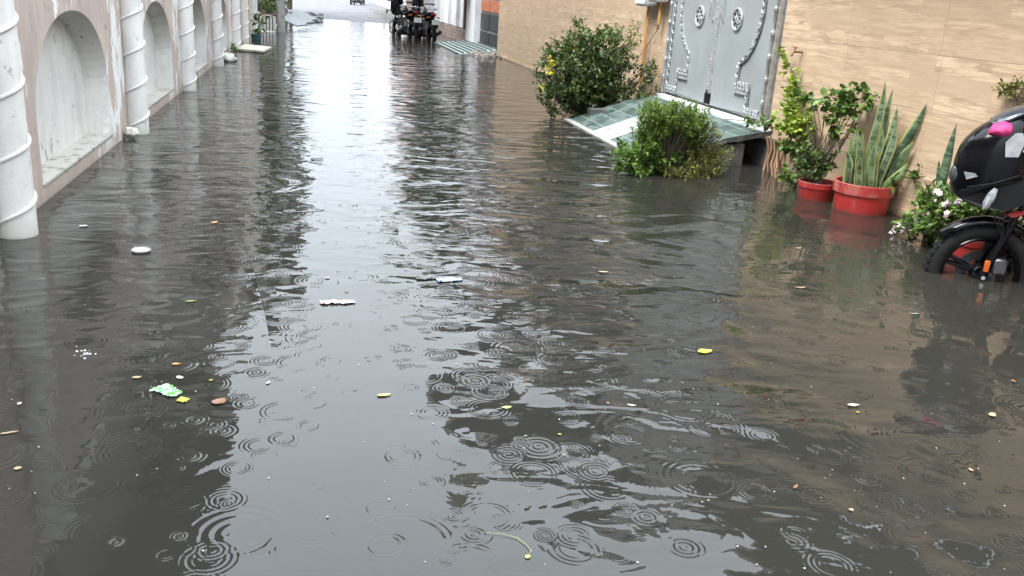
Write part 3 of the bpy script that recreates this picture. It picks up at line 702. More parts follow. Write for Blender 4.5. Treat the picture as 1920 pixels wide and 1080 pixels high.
# feathery shrub before the ramp
b2s = thing('feathery_shrub', (3.1, 7.45, -.1), 'bright feathery thuja shrub with rusty side tufts growing before the ramp', 'shrub')
bush(b2s, 'foliage', M_LCON, [(3.12, 7.42, .45, .26, .24, .15), (2.90, 7.4, .43, .13, .18, .18), (2.86, 7.4, .22, .12, .16, .16), (3.28, 7.42, .36, .13, .15, .12)], 620, 34, .034, .17, kind='thin', rag=.55, up=.5, base=(3.05, 7.45, -.1), seed=11, clump_r=.06, inner=.45, zmin=.0)
bush(b2s, 'broad_leaf_side', M_LGREEN, [(2.78, 7.36, .12, .26, .2, .14)], 110, 12, .05, .34, rag=.6, up=.3, base=(2.95, 7.4, -.05), seed=12, clump_r=.07, inner=.2, zmin=.01)
bush(b2s, 'rusty_tufts', M_LSPIR, [(3.40, 7.42, .14, .27, .2, .14), (3.45, 7.5, .34, .13, .12, .09), (3.22, 7.22, .04, .3, .12, .06)], 300, 28, .032, .18, kind='thin', rag=.7, up=.4, base=(3.15, 7.45, -.1), seed=13, clump_r=.06, inner=.25, zmin=.0)
tw = MB(); r = random.Random(4)
for i in range(34):
    e = Vector((3.1+r.uniform(-.3, .45), 7.45+r.uniform(-.15, .15), r.uniform(.25, .5)))
    s_ = Vector((3.08+r.uniform(-.05, .05), 7.45, -.1)); tw.tube([s_, (s_+e)/2+rv3(r)*.05, e], [.014, .010, .004], 6)
tw.build('stems', M_BARK, b2s)

# ---------------------------------------------------------------- red pots
def lathe_pot(root, cx, cy, z0, h, rt, rb, rim=.05):
    mb = MB(); mb.lathe([(rb*.98, z0), (rb, z0+.01), (rt*.93, z0+h-rim), (rt*.94, z0+h-rim+.002), (rt, z0+h-rim+.004), (rt*1.02, z0+h-.004), (rt*1.0, z0+h), (rt*.93, z0+h-.003), (rt*.90, z0+h-.05)], (cx, cy, 0), 48)
    mb.build('pot', M_POT2, root, auto=35)
    MB().lathe([(.001, z0+h-.03), (rt*.5, z0+h-.022), (rt*.91, z0+h-.035)], (cx, cy, 0), 24).build('soil', M_SOIL, root)
m, t, b = nodes('weathered red pot'); g = G(t); M_POT2 = m
n1 = g.noise(g.pos(), 9, 6, .65, .6); zz = g.sep(g.n('ShaderNodeNewGeometry').outputs['Position'])[2]
c = g.mix(g.ss(g.noise(g.pos(), 4, 3), .3, .7), (.36, .026, .022), (.28, .020, .018))
c = g.mix(g.math('MULTIPLY', g.ss(n1, .40, .60, 0, .8), g.ss(zz, .12, .15)), c, (.34, .13, .11))
c = g.mix(g.ss(g.math('ADD', zz, g.math('MULTIPLY', g.noise(g.pos(), 14, 4), .05)), .075, .02, 0, .6), c, (.12, .035, .028))
c = g.mix(g.ss(g.noise(g.pos((1, 1, .3)), 16, 5), .5, .75, 0, .4), c, (.33, .12, .10))
c = g.mix(g.math('MULTIPLY', g.ss(n1, .64, .66), g.ss(zz, .14, .16)), c, (.40, .38, .36))
g.l(c, b.inputs['Base Color']); b.inputs['Roughness'].default_value = .45
# variegated blade material
m, t, b = nodes('snake plant blade'); g = G(t); M_SNAKE = m
uv = g.n('ShaderNodeAttribute', attribute_name='edge').outputs['Fac']
n1 = g.noise(g.pos((1, 1, 4)), 9, 4, .6, .8)
c = g.mix(g.ss(n1, .40, .60), (.02, .045, .02), (.10, .145, .08))
a_ = g.n('ShaderNodeAttribute', attribute_name='rnd').outputs['Fac']
c = g.mix(g.ss(a_, .5, .95), c, (.11, .17, .06))
c = g.mix(g.ss(uv, .62, .80), c, (.22, .24, .08))
g.l(c, b.inputs['Base Color']); b.inputs['Roughness'].default_value = .55
def snake_blades(root, specs, name='blade'):
    """specs: base(x,y,z), top(x,y,z), width, twist, edge(0/1)"""
    for (bs, tp, wd, tw_, ed, tone) in specs:
        bs, tp = Vector(bs), Vector(tp); n = 12; vs = []; fs = []; eg = []
        ax = (tp-bs).normalized(); a0 = tw_
        for i in range(n+1):
            u = i/n; c = bs.lerp(tp, u) + Vector((0, 0, 0)); ang = a0 + u*.7*math.sin(tw_*3)
            sd = Vector((math.cos(ang), math.sin(ang), 0)); sd = (sd - ax*sd.dot(ax)).normalized(); nn = ax.cross(sd)
            w = wd*.86*(.62+.5*math.sin(min(1, u*1.5)*PI/2))*.5*(1 if u < .6 else max(.03, 1-((u-.6)/.4)**1.6))
            wob = nn*(.006*math.sin(u*9+tw_*5)) + sd*.012*math.sin(u*5+tw_*7)
            for k, s_ in enumerate((-1, -.86, 0, .86, 1)):
                vs.append(c + wob + sd*w*s_ + nn*(abs(s_)*w*.38)); eg.append(1.0 if abs(s_) > .9 and ed else 0.0)
            for k, s_ in enumerate((1, 0, -1)):
                vs.append(c + wob + sd*w*s_*.98 + nn*(abs(s_)*w*.38 - .006)); eg.append(1.0 if abs(s_) > .9 and ed else 0.0)
        for i in range(n):
            a = i*8
            for k in range(8): fs.append((a+k, a+(k+1) % 8, a+8+(k+1) % 8, a+8+k))
        mb = MB(); mb.v = [tuple(v) for v in vs]; mb.f = fs
        o = mb.build(name, M_SNAKE, root, smooth=True, auto=70, rnd=[tone]*len(fs))
        at = o.data.attributes.new('edge', 'FLOAT', 'POINT'); at.data.foreach_set('value', eg)

bp_ = thing('snake_plant_pot', (4.13, 5.97, -.1), 'large red pot with a snake plant, bigger of the two near the gate', 'potted plant')
PX, PY = 4.135, 6.02
lathe_pot(bp_, PX, PY, -.12, .345, .225, .185, .085)
r = random.Random(9); specs = []
tops = [((4.10, 6.0), (4.02, 5.98, .60), .062, .9), ((4.05, 5.96), (3.96, 5.96, .60), .062, .3), ((3.99, 6.0), (3.92, 6.0, .46), .06, .1), ((4.12, 5.90), (4.10, 5.90, .50), .075, .2),
        ((4.20, 5.96), (4.27, 6.0, .80), .075, 0), ((4.14, 6.06), (4.17, 6.05, .98), .07, 0), ((4.20, 6.04), (4.28, 6.1, .92), .075, 0), ((4.24, 5.98), (4.38-.03, 5.78, .86), .09, .0),
        ((4.17, 5.90), (4.22, 5.9, .70), .07, .1), ((4.25, 5.95), (4.33, 5.80, .58), .08, .6), ((4.07, 6.08), (4.04, 6.12, .62), .06, .5), ((4.20, 5.9), (4.30, 5.78, .42), .07, .9),
        ((4.02, 5.92), (3.97, 5.88, .44), .055, .4), ((4.0, 6.04), (3.95, 6.04, .56), .06, .7), ((4.15, 5.98), (4.16, 5.97, .66), .06, 0), ((4.09, 5.88), (4.05, 5.86, .55), .06, .6), ((4.22, 6.05), (4.25, 6.1, .74), .06, .2), ((4.10, 5.95), (4.06, 5.95, .52), .06, .8)]
for i, ((bx, by), tp, wd, tone) in enumerate(tops): specs.append(((bx, by, .18), tp, wd, -.7+.5*math.sin(i*2.1), 1, tone))
snake_blades(bp_, specs)
bush(bp_, 'ground_leaves', M_LGREEN, [(4.27, 5.85, .25, .07, .07, .03), (4.36, 5.75, .33, .06, .06, .1)], 14, 4, .085, .22, up=.2, seed=21, clump_r=.04, inner=.1)

sp = thing('small_red_pot', (3.97, 6.42, -.1), 'smaller red pot with a leafy climber, behind the snake plant pot', 'potted plant')
lathe_pot(sp, 3.985, 6.42, -.12, .265, .155, .13, .05)
bush(sp, 'foliage', M_LBUSH, [(3.95, 6.45, .27, .16, .16, .12)], 55, 9, .05, .34, up=.4, base=(3.98, 6.42, .12), seed=23, clump_r=.06, inner=.2, stem_r=.006)
bush(sp, 'upper_leaves', M_LGREEN, [(4.17, 6.5, .78, .20, .14, .10), (4.08, 6.45, .62, .14, .1, .16), (4.2, 6.3, .85, .12, .08, .06), (4.0, 6.75, .76, .18, .1, .04)], 75, 6, .065, .42, up=.3, base=(3.99, 6.45, .15), seed=24, clump_r=.06, inner=.15, stem_r=.007)

# climber with bare canes at the wall
cl = thing('climbing_plant', (4.15, 7.25, -.1), 'yellow green climber on pale bare canes between the ramp and the red pots', 'plant')
cn = MB(); r = random.Random(12)
for i in range(15):
    x = 4.16+r.uniform(-.07, .12); y = 7.05+.55*i/14+r.uniform(-.03, .03)
    pts = [(x+r.uniform(-.05, .03), y+r.uniform(-.04, .04), -.12)]
    for k in range(1, 5): pts.append((x+r.uniform(-.02, .02), y+r.uniform(-.02, .02)+.012*k, -.12+.11*k))
    cn.tube(pts, [.013, .012, .012, .010, .008], 6)
cn.build('canes', M_CANE, cl)
stem = [(4.2, 7.35, .3), (4.22, 7.3, .45), (4.24, 7.34, .65), (4.25, 7.52, .88), (4.24, 7.75, 1.06)]
MB().tube(stem, [.012, .01, .008, .006, .003], 6).tube([(4.2, 7.3, .4), (4.1, 7.8, .42), (4.05, 8.2, .39), (4.0, 8.4, .36)], [.008, .006, .004, .002], 6).tube([(4.2, 7.2, .35), (4.12, 6.95, .2), (4.05, 6.85, .08)], [.008, .006, .003], 6).build('vine_stem', M_BARK, cl)
lob = [(4.23, 7.75, 1.04, .05, .07, .04), (4.23, 7.62, .94, .06, .07, .06), (4.22, 7.48, .80, .08, .09, .09), (4.2, 7.36, .62, .12, .12, .1), (4.18, 7.2, .46, .16, .16, .1), (4.15, 7.3, .5, .12, .2, .1)]
bush(cl, 'leaves', M_LLIGHT, lob, 115, 6, .062, .42, up=.3, seed=31, clump_r=.055, inner=.15)
bush(cl, 'lower_leaves', M_LGREEN, [(4.15, 7.1, .30, .14, .15, .1), (4.08, 7.95, .41, .06, .2, .03), (4.0, 6.87, .10, .10, .08, .05), (4.1, 7.62, .42, .08, .1, .05)], 80, 6, .055, .42, up=.3, seed=32, clump_r=.05, inner=.15)

# periwinkle pot near the motorcycle + plants behind
pw = thing('flower_pot', (4.15, 4.85, -.1), 'red pot of pale pink periwinkle flowers behind the front wheel of the near motorcycle', 'potted plant')
lathe_pot(pw, 4.13, 4.72, -.15, .30, .19, .15, .05)
bush(pw, 'foliage', M_LGREEN, [(4.06, 4.95, .22, .20, .27, .15), (4.02, 5.14, .09, .12, .16, .09), (4.12, 4.65, .30, .16, .22, .11)], 380, 9, .052, .26, up=.35, base=(4.13, 4.75, .1), seed=41, clump_r=.06, inner=.3, zmin=.0)
fl = MB(); L = [[], []]; rn = []; r = random.Random(5)
for i in range(46):
    t_ = r.random(); c = Vector((3.93+.22*t_*r.random(), 5.32-.6*t_+r.uniform(-.08, .05), .02+.33*t_+r.uniform(-.05, .06)))
    if i > 30: c = Vector((4.0+r.uniform(-.05, .08), 4.95+r.uniform(-.2, .2), .34+r.uniform(-.04, .04)))
    ax = Vector((-.75+r.uniform(-.3, .3), -.55+r.uniform(-.3, .3), .5)).normalized(); u = ax.cross(Vector((0, 0, 1))).normalized(); w_ = ax.cross(u)
    for k in range(5):
        a = 2*PI*k/5+i; d = (u*math.cos(a)+w_*math.sin(a)+ax*.15).normalized(); nf = add_leaf(L, c, d, ax, .022, .42, 0, 'broad'); rn += [r.random()]*nf
finish_leaves(L, rn, 'blossoms', M_PET, pw)
sp2 = thing('tall_snake_plant', (4.25, 5.05, -.1), 'slender snake plant against the tiled wall, half hidden by the near motorcycle', 'potted plant')
lathe_pot(sp2, 4.23, 5.22, -.15, .28, .10, .085, .04)
snake_blades(sp2, [((4.23, 5.27, .12), (4.23, 5.28, .78), .062, -.6, 0, 0), ((4.22, 5.20, .12), (4.22, 5.16, .60), .06, -.2, 0, 0), ((4.26, 5.2, .12), (4.28, 5.02, .86), .07, -.7, 0, 0), ((4.27, 5.15, .12), (4.30, 4.90, .92), .06, -.5, 0, .2), ((4.24, 5.3, .12), (4.22, 5.33, .52), .055, -.9, 0, 0)])
sg_ = thing('wall_weed', (4.35, 4.92, 1.03), 'small weed sprouting high on the tiled wall above the near motorcycle', 'plant')
bush(sg_, 'foliage', M_LSPIR, [(4.30, 4.92, 1.05, .06, .13, .05)], 30, 8, .035, .25, up=.5, base=(4.36, 4.9, .98), seed=51, clump_r=.03, inner=.1, stem_r=.003)

# ---------------------------------------------------------------- gas meters and pipes
gm = thing('gas_meter', (4.3, 11.4, .2), 'white gas meters with yellow pipes on the tiled wall left of the gate', 'gas meter')
MB().tube([(4.32, 11.70, .14), (4.32, 11.68, 1.42)], .016, 10).build('riser_pipe', M_YPIPE, gm)
MB().tube([(4.30, 11.60, .30), (4.30, 11.58, 1.42)], .012, 10).build('second_pipe', M_YPIPE, gm)
MB().tube([(4.30, 11.18, 1.20), (4.30, 11.18, 1.50)], .022, 10).build('short_pipe', M_YPIPE, gm)
for (ya, yb, za) in ((11.38, 11.80, 1.40), (10.98, 11.33, 1.46)):
    k = MB().box(4.16, 4.34, ya, yb, za, za+.32, .03).build('meter_body', M_PVC, gm)
    MB().box(4.145, 4.158, ya+.1, yb-.1, za+.16, za+.24).build('dial', M_DARK, k, smooth=False)
MB().tube([(4.30, 11.18, 1.22), (4.28, 11.18, 1.10)], .008).obox((4.27, 11.18, 1.17), (1, 0, 0), (0, 1, 0), (0, 0, 1), .012, .045, .012).build('valve', M_BRASS, gm)
MB().tube([(4.33, 11.2, 1.18), (4.34, 11.7, .85), (4.34, 12.1, .62)], .004, 5).build('wire', M_BLACKM, gm)
tp = thing('wall_tap', (4.33, 7.68, 1.08), 'small rusty tap sticking out of the tiled wall right of the gate', 'tap')
MB().tube([(4.37, 7.66, 1.09), (4.28, 7.66, 1.09), (4.26, 7.66, 1.05)], .009, 8).build('spout', M_BRASS, tp)
MB().tube([(4.29, 7.66, 1.09), (4.29, 7.66, 1.13)], .006, 6).tube([(4.29, 7.63, 1.13), (4.29, 7.70, 1.135)], .007, 6).build('tap_handle', M_BRASS, tp)

# ---------------------------------------------------------------- motorcycle
def motorcycle(loc, rz, label, detail=True, lean=0.0, group=None, steer=0.0):
    """local frame: x forward, y left, z up, origin at the front axle's ground point"""
    o = thing('motorcycle', loc, label, 'motorcycle', group, rz, local=True); o.rotation_euler = (lean, 0, rz)
    WR = .30; n = 40
    def wheel(x, rear=False):
        ty = MB(); prof = []
        tw_ = .052 if rear else .043
        for a in np.linspace(0, 2*PI, 14, endpoint=False): prof.append((WR-.048+.048*math.cos(a), tw_*math.sin(a)))
        prof.append(prof[0]); ty.lathe(prof, (x, 0, WR), n, 'y')
        for k in range(n*1):
            a = 2*PI*k/n
            for s_ in (-1, 1):
                p = Vector((x+math.cos(a)*(WR-.004), s_*.022, WR+math.sin(a)*(WR-.004)))
                ty.obox(p, (math.cos(a), 0, math.sin(a)), (0, 1, 0), (-math.sin(a), 0, math.cos(a)), .006, .014, .012)
        w = ty.build('rear_wheel' if rear else 'front_wheel', M_TYRE, o)
        rm = MB(); rm.lathe([(.212, -.035), (.218, -.030), (.200, -.012), (.196, 0), (.200, .012), (.218, .030), (.212, .035), (.200, .030), (.190, .0), (.200, -.030), (.212, -.035)], (x, 0, WR), n, 'y')
        rm.lathe([(.001, -.05), (.045, -.05), (.05, -.03), (.05, .03), (.045, .05), (.001, .05)], (x, 0, WR), 20, 'y')
        for k in range(3):
            for e in (-.11, .11):
                a = 2*PI*k/3 + (.35 if not rear else 0); c1 = Vector((x+math.cos(a)*.04, 0, WR+math.sin(a)*.04)); c2 = Vector((x+math.cos(a+e)*.20, 0, WR+math.sin(a+e)*.20))
                rm.tube([c1, c2], [.018, .013], 6)
        rm.build('rim', M_BLACKP, w)
        if not rear: MB().lathe([(.06, -.055), (.115, -.055), (.115, -.061), (.06, -.061), (.06, -.055)], (x, 0, WR), 28, 'y').build('brake_disc', M_ENG, w)
    wheel(0); wheel(-1.30, True)
    # front fork: two legs with a shallow rake
    for s_ in (-1, 1):
        f = MB().tube([(.0, s_*.075, WR), (-.10, s_*.075, WR+.36)], [.027, .026], 12).tube([(-.10, s_*.075, WR+.36), (-.20, s_*.075, WR+.68)], [.017, .017], 10).build('fork_leg', M_BLACKP, o)
        MB().tube([(0, s_*.05, WR), (0, s_*.115, WR)], .012, 8).build('axle_bolt', M_CHROME, f)
        MB().box(-.022, .008, s_*.104-.007, s_*.104+.007, WR+.035, WR+.105, .004).build('reflector', M_ORANGE, f)
    # front fender: an arc over the tyre
    fm = MB(); N = 22; K = 9; rad = WR+.045
    for i in range(N+1):
        a = R(152 - 132*i/N) if False else R(142 - 92*i/N)
        hw = .062*(1 if 2 < i < N-2 else .8)
        for k in range(K):
            t_ = -1+2*k/(K-1); rr = rad - .030*abs(t_)**3*1.2 - (.0)
            fm.v.append((math.cos(PI-a)*-1*rr*-1, t_*hw, WR + math.sin(a)*rr))
    for i in range(N):
        for k in range(K-1): q = i*K+k; fm.f.append((q, q+1, q+1+K, q+K))
    ob = fm.build('front_fender', M_BLACKP, o, auto=0, normals=False); md = ob.modifiers.new('thick', 'SOLIDIFY'); md.thickness = .006
    # headlamp fairing
    fa = MB(); fa.loft([(.262, WR+.59, .03, .06), (.25, WR+.60, .09, .14), (.20, WR+.625, .135, .20), (.11, WR+.645, .155, .255), (.0, WR+.67, .16, .29), (-.10, WR+.70, .14, .28), (-.16, WR+.72, .10, .22)], 20, 3.0)
    fo = fa.build('fairing', M_BLACKP, o, sub=1, auto=0)
    MB().loft([(.275, WR+.56, .02, .02), (.262, WR+.57, .06, .045), (.24, WR+.57, .08, .06), (.2, WR+.57, .08, .06)], 14).build('headlamp', M_GLASS, fo)
    vn = MB(); vn.prism([(.235, .122, WR+.605), (.18, .140, WR+.605), (.165, .146, WR+.59), (.215, .130, WR+.565)], (0, 1, 0), .006); vn.build('side_light', M_LENS, fo, smooth=False)
    vn = MB(); vn.tube([(.20, .130, WR+.52), (.08, .158, WR+.56), (-.04, .160, WR+.62)], .004, 6); vn.build('panel_seam', M_BLACKM, fo)
    MB().loft([(.135, WR+.86, .03, .012), (.11, WR+.875, .10, .03), (.03, WR+.93, .115, .035), (-.04, WR+.965, .10, .025), (-.09, WR+.975, .05, .01)], 16, 2.2).build('windscreen', M_GLASS, o, sub=1, auto=0)
    if detail:
        # instrument cluster behind the screen, tell-tales, cloth tucked by the screen
        ins = MB(); ins.obox((-.075, .075, WR+.80), Vector((.6, .0, .8)), (0, 1, 0), Vector((.8, 0, -.6)), .022, .075, .065)
        io = ins.build('instrument_cluster', M_BLACKM, o, smooth=False)
        sc = MB(); poly = [(.07, .160, WR+.79), (.03, .156, WR+.845), (-.005, .154, WR+.85), (-.03, .156, WR+.81), (-.01, .160, WR+.72), (.055, .162, WR+.715)]
        sc.prism(poly, (0, 1, 0), .012); sc.build('display_glass', mat('grey dial glass', (.30, .31, .32), (.22, .23, .24), 20, .3), io, smooth=False)
        dt = MB()
        for k in range(4): dt.lathe([(.001, .006), (.007, .005), (.008, 0)], (-.035-.012*k, .166, WR+.755+.020*k), 8, 'y')
        dt.build('telltale_lamps', M_PLATE, io)
        pk = MB(); pk.loft([(.150, WR+.835, .02, .012), (.13, WR+.85, .05, .032), (.09, WR+.855, .055, .044), (.05, WR+.855, .05, .034), (.03, WR+.85, .02, .012)], 12, 2); 
        pk.v = [(x, y+.105, z+.006*noise.noise(Vector((x*60, y*60, z*60)))) for (x, y, z) in pk.v]
        tag(pk.build('tucked_cloth', M_PINKC, o), 'bright pink cloth tucked beside the windscreen')
        MB().prism([(-.01, .10, WR+.385), (-.09, .11, WR+.415), (-.14, .11, WR+.41), (-.08, .105, WR+.375)], (0, 1, 0), .02).build('red_trim', M_RED, o, smooth=False)
    if detail:
        lp = MB().prism([(.235, .125, WR+.50), (.10, .158, WR+.545), (-.08, .158, WR+.60), (-.12, .150, WR+.47), (-.02, .135, WR+.405), (.12, .128, WR+.42), (.22, .11, WR+.455)], (0, 1, 0), .010)
        lp.build('lower_panel', M_BLACKM, fo, smooth=False)
        cb = MB()
        for k in range(3): cb.tube([(-.02-.03*k, .12, WR+.45), (.02-.02*k, .115+.01*k, WR+.36), (-.05, .10, WR+.25+.02*k), (-.03, .09, WR+.12)], .005, 6)
        cb.build('cables', M_BLACKM, o)
        MB().box(-.12, -.04, .05, .10, WR+.02, WR+.12, .012).build('brake_caliper', M_ENG, o)
        MB().prism([(-.02, .163, WR+.90), (-.10, .15, WR+.93), (-.20, .14, WR+.80), (-.20, .15, WR+.62), (-.09, .163, WR+.66), (-.05, .166, WR+.74)], (0, 1, 0), .008).build('cockpit_surround', M_BLACKM, o, smooth=False)
    for s_ in (-1, 1):
        ind = MB().tube([(.04, s_*.11, WR+.54), (.09, s_*.23, WR+.50)], .010, 6).build('indicator_stalk', M_BLACKM, o)
        iv = MB().loft([(-.035, 0, .012, .014), (-.015, 0, .024, .030), (.02, 0, .026, .034), (.045, 0, .016, .018)], 12)
        iv.v = [(x*.9*(.6)+.10-(z)*.5, y+s_*.25, z*1.9+WR+.49) for (x, y, z) in iv.v]; iv.build('indicator', M_LENS, ind)
    # handlebars, grips, levers, mirrors
    hb = MB()
    for s_ in (-1, 1): hb.tube([(-.20, s_*.05, WR+.70), (-.20, s_*.16, WR+.76), (-.27, s_*.34, WR+.76)], .012, 8)
    hbo = hb.build('handlebar', M_BLACKM, o)
    for s_ in (-1, 1):
        MB().tube([(-.235, s_*.25, WR+.76), (-.285, s_*.37, WR+.76)], .019, 10).build('grip', M_BLACKM, hbo)
        MB().tube([(-.19, s_*.20, WR+.75), (-.15, s_*.24, WR+.745), (-.19, s_*.36, WR+.74)], [.010, .008, .006], 6, flat=.6).build('lever', M_CHROME, hbo)
        mr = MB().tube([(-.2, s_*.2, WR+.77), (-.16, s_*.26, WR+.92)], .006, 6).build('mirror_stem', M_BLACKM, hbo)
        mo = MB().loft([(-.03, 0, .01, .01), (-.02, 0, .055, .034), (0, 0, .062, .04), (.025, 0, .03, .02)], 14); mo.v = [(x-.16, y+s_*.29, z+WR+.95) for (x, y, z) in mo.v]
        mo.build('mirror', M_BLACKP, mr)
    # tank, seat, tail
    MB().loft([(-.20, WR+.52, .05, .05), (-.24, WR+.54, .12, .12), (-.36, WR+.56, .15, .15), (-.5, WR+.55, .14, .13), (-.62, WR+.50, .10, .09), (-.68, WR+.47, .07, .05)], 18).build('fuel_tank', M_BLACKP, o, sub=1, auto=0)
    MB().loft([(-.64, WR+.47, .07, .03), (-.72, WR+.46, .12, .05), (-.9, WR+.46, .13, .05), (-1.05, WR+.50, .12, .05), (-1.22, WR+.55, .10, .045), (-1.30, WR+.56, .06, .03)], 16).build('seat', M_BLACKM, o, sub=1, auto=0)
    tl = MB().loft([(-.80, WR+.36, .10, .06), (-1.0, WR+.40, .12, .07), (-1.25, WR+.46, .10, .06), (-1.42, WR+.52, .06, .04), (-1.46, WR+.53, .04, .02)], 14).build('tail_fairing', M_BLACKP, o, sub=1, auto=0)
    MB().box(-1.475, -1.45, -.06, .06, WR+.505, WR+.555, .006).build('tail_lamp', M_RED, tl)
    MB().tube([(-1.40, 0, WR+.50), (-1.56, 0, WR+.30)], .014, 6).box(-1.62, -1.52, -.07, .07, WR+.20, WR+.34, .01).build('rear_fender', M_BLACKM, o)
    pl = MB().box(-1.632, -1.624, -.10, .10, WR+.29, WR+.40).build('number_plate', M_PLATE, o, smooth=False)
    for s_ in (-1, 1): MB().tube([(-1.40, s_*.06, WR+.46), (-1.42, s_*.17, WR+.45)], [.008, .02], 8).build('rear_indicator', M_ORANGE, o)
    MB().tube([(-1.1, .10, WR+.62), (-1.38, .09, WR+.66), (-1.44, 0, WR+.67), (-1.38, -.09, WR+.66), (-1.1, -.10, WR+.62)], .012, 8).build('grab_rail', M_SILVER, o)
    # engine, frame, exhaust, guard, stand
    en = MB().box(-.62, -.34, -.12, .12, WR-.06, WR+.16, .03)
    for k in range(7): en.box(-.52, -.32, -.085, .085, WR+.18+.03*k, WR+.195+.03*k, .003)
    en.lathe([(.001, -.16), (.09, -.16), (.10, -.14), (.10, .14), (.09, .16), (.001, .16)], (-.50, 0, WR+.04), 24, 'y')
    eo = en.build('engine', M_ENG, o)
    MB().lathe([(.04, .165), (.06, .170), (.075, .165), (.075, .16)], (-.50, 0, WR+.04), 24, 'y').lathe([(.001, .172), (.035, .172), (.04, .165)], (-.50, 0, WR+.04), 20, 'y').build('engine_cover', M_CHROME, eo)
    fr = MB()
    for s_ in (-1, 1):
        fr.tube([(-.2, s_*.03, WR+.62), (-.30, s_*.06, WR+.30), (-.36, s_*.08, WR-.06), (-.7, s_*.10, WR-.06), (-.78, s_*.11, WR+.10), (-1.30, s_*.10, WR)], .017, 8)
        fr.tube([(-.68, s_*.09, WR+.42), (-.78, s_*.11, WR+.10)], .015, 8).tube([(-1.28, s_*.12, WR), (-1.05, s_*.12, WR+.38)], .024, 8)
    fr.build('frame', M_BLACKM, o)
    MB().tube([(-.42, -.10, WR+.18), (-.34, -.14, WR+.0), (-.45, -.17, WR-.1), (-.9, -.17, WR-.06), (-1.0, -.17, WR+.0)], .02, 8).tube([(-1.0, -.17, WR), (-1.42, -.19, WR+.10)], [.045, .05], 12).build('exhaust', M_ENG, o)
    cg = MB()
    for s_ in (-1, 1): cg.tube([(-.30, s_*.05, WR+.28), (-.24, s_*.20, WR+.26), (-.215, s_*.27, WR+.20), (-.225, s_*.27, WR-.0), (-.27, s_*.22, WR-.06), (-.37, s_*.06, WR-.08)], .013, 10)
    cg.build('crash_guard', M_BLACKP, o)
    MB().tube([(-.55, .10, WR-.06), (-.48, .26, WR-.29)], .012, 8).build('side_stand', M_BLACKM, o)
    MB().prism([(-.70, .115, WR+.36), (-.98, .125, WR+.38), (-.92, .12, WR+.20), (-.76, .115, WR+.16)], (0, 1, 0), .012).prism([(-.70, -.127, WR+.36), (-.98, -.137, WR+.38), (-.92, -.132, WR+.20), (-.76, -.127, WR+.16)], (0, 1, 0), .012).build('side_panel', M_BLACKP, o, smooth=False)
    KIDS.extend(x for x in bpy.data.objects if x not in KIDS)
    return o
mc = motorcycle((3.84, 4.33, -.272), math.atan2(.436, -.90), 'near black motorcycle cut by the frame edge with a pink cloth on its windscreen', lean=-.02)
m2 = motorcycle((3.20, 29.5, -.24), R(100), 'black motorcycle nearer the white wall, showing a white number plate', detail=False, group='motorcycles parked up the lane')
m2.scale = (1.2, 1.2, 1.2); m3 = copy_tree(m2); m3.location = (2.58, 29.9, -.22); m3.rotation_euler = (0, 0, R(104)); m3['label'] = 'black motorcycle turned towards the lane, left of the one with the white plate'
m4 = copy_tree(m2); m4.location = (3.55, 72, -.02); m4.rotation_euler = (0, 0, R(60)); m4['label'] = 'tiny dark motorcycle parked farthest up the dry paved lane'

# ---------------------------------------------------------------- far right side
fg = thing('panelled_gate', (4.4, 23.8, 0), 'dark panelled steel gate with a rusty band beyond the tiled wall', 'gate')
M_GREYM = mat('grey gate metal', (.30, .30, .31), (.22, .22, .23), 6, .5); M_BLK = mat('black gate panel', (.03, .032, .036), (.02, .02, .022), 6, .4)
M_RUST = mat('rust orange', (.45, .16, .08), (.3, .1, .05), 8, .7)
MB().box(4.45, 4.50, 22.15, 25.0, .1, 2.4).build('frame', M_GREYM, fg, smooth=False)
for (z0, z1, mm) in ((.16, .48, M_BLK), (.54, .95, M_BLK), (1.0, 1.28, M_RUST), (1.33, 1.9, M_BLK)):
    for (ya, yb) in ((22.3, 23.5), (23.6, 24.9)): MB().box(4.42, 4.448, ya, yb, z0, z1, .005).build('panel', mm, fg, smooth=False)
wl = thing('white_wall', (4.4, 29, 0), 'white wall with fins above a stone strip plinth beside the parked motorcycles', 'wall')
MB().box(4.42, 4.7, 26.4, 38, .42, 3.0).build('wall', M_WHITEW, wl, smooth=False)
MB().box(4.38, 4.72, 26.4, 38, -.4, .42).build('plinth', M_BRICKP, wl, smooth=False)
for y in (27.0, 28.6, 30.4, 32.2, 34): MB().box(4.30, 4.419, y, y+.22, .425, 3.0).build('fin', M_WOODB if int(y) % 2 else M_WHITEW, wl, smooth=False)
MB().box(4.25, 4.75, 25.05, 26.35, -.4, 3.4, .02).build('pillar', M_WHITEW, wl, smooth=False)
fh = thing('flat_roofed_house', (8, 30, 0), 'grey two storey house behind the white wall, seen mirrored in the water', 'building')
MB().box(5.0, 12, 23, 40, -.4, 7.2).build('wall', M_UPR, fh, smooth=False)
for y in (24, 27.5): window(fh, -1, 5.0, y, y+1.4, 3.8, 5.6)
MB().box(4.2, 4.998, 23, 27.5, 3.2, 3.4).build('balcony_slab', M_WHITEW, fh, smooth=False)
rr_ = thing('ribbed_ramp', (3.9, 24.2, 0), 'green ribbed stone ramp before the dark panelled gate', 'ramp')
mb = MB(); mb.prism([(3.35, 22.2, -.02), (4.42, 22.2, .14), (4.42, 22.2, -.3), (3.35, 22.2, -.3)], (0, 1, 0), 4.6)
mb.build('slab', mat('green stone', (.40, .45, .43), (.30, .35, .33), 7, .45), rr_, smooth=False)
rb = MB()
for k in range(8): x = 3.40+.14*k; rb.box(x, x+.045, 22.25, 26.7, -.02+(x-3.35)*.15, .014+(x-3.35)*.15)
rb.build('ribs', mat('dark green stone', (.09, .13, .115), (.06, .09, .08), 9, .5), rr_, smooth=False)
rub = MB(); r = random.Random(17)
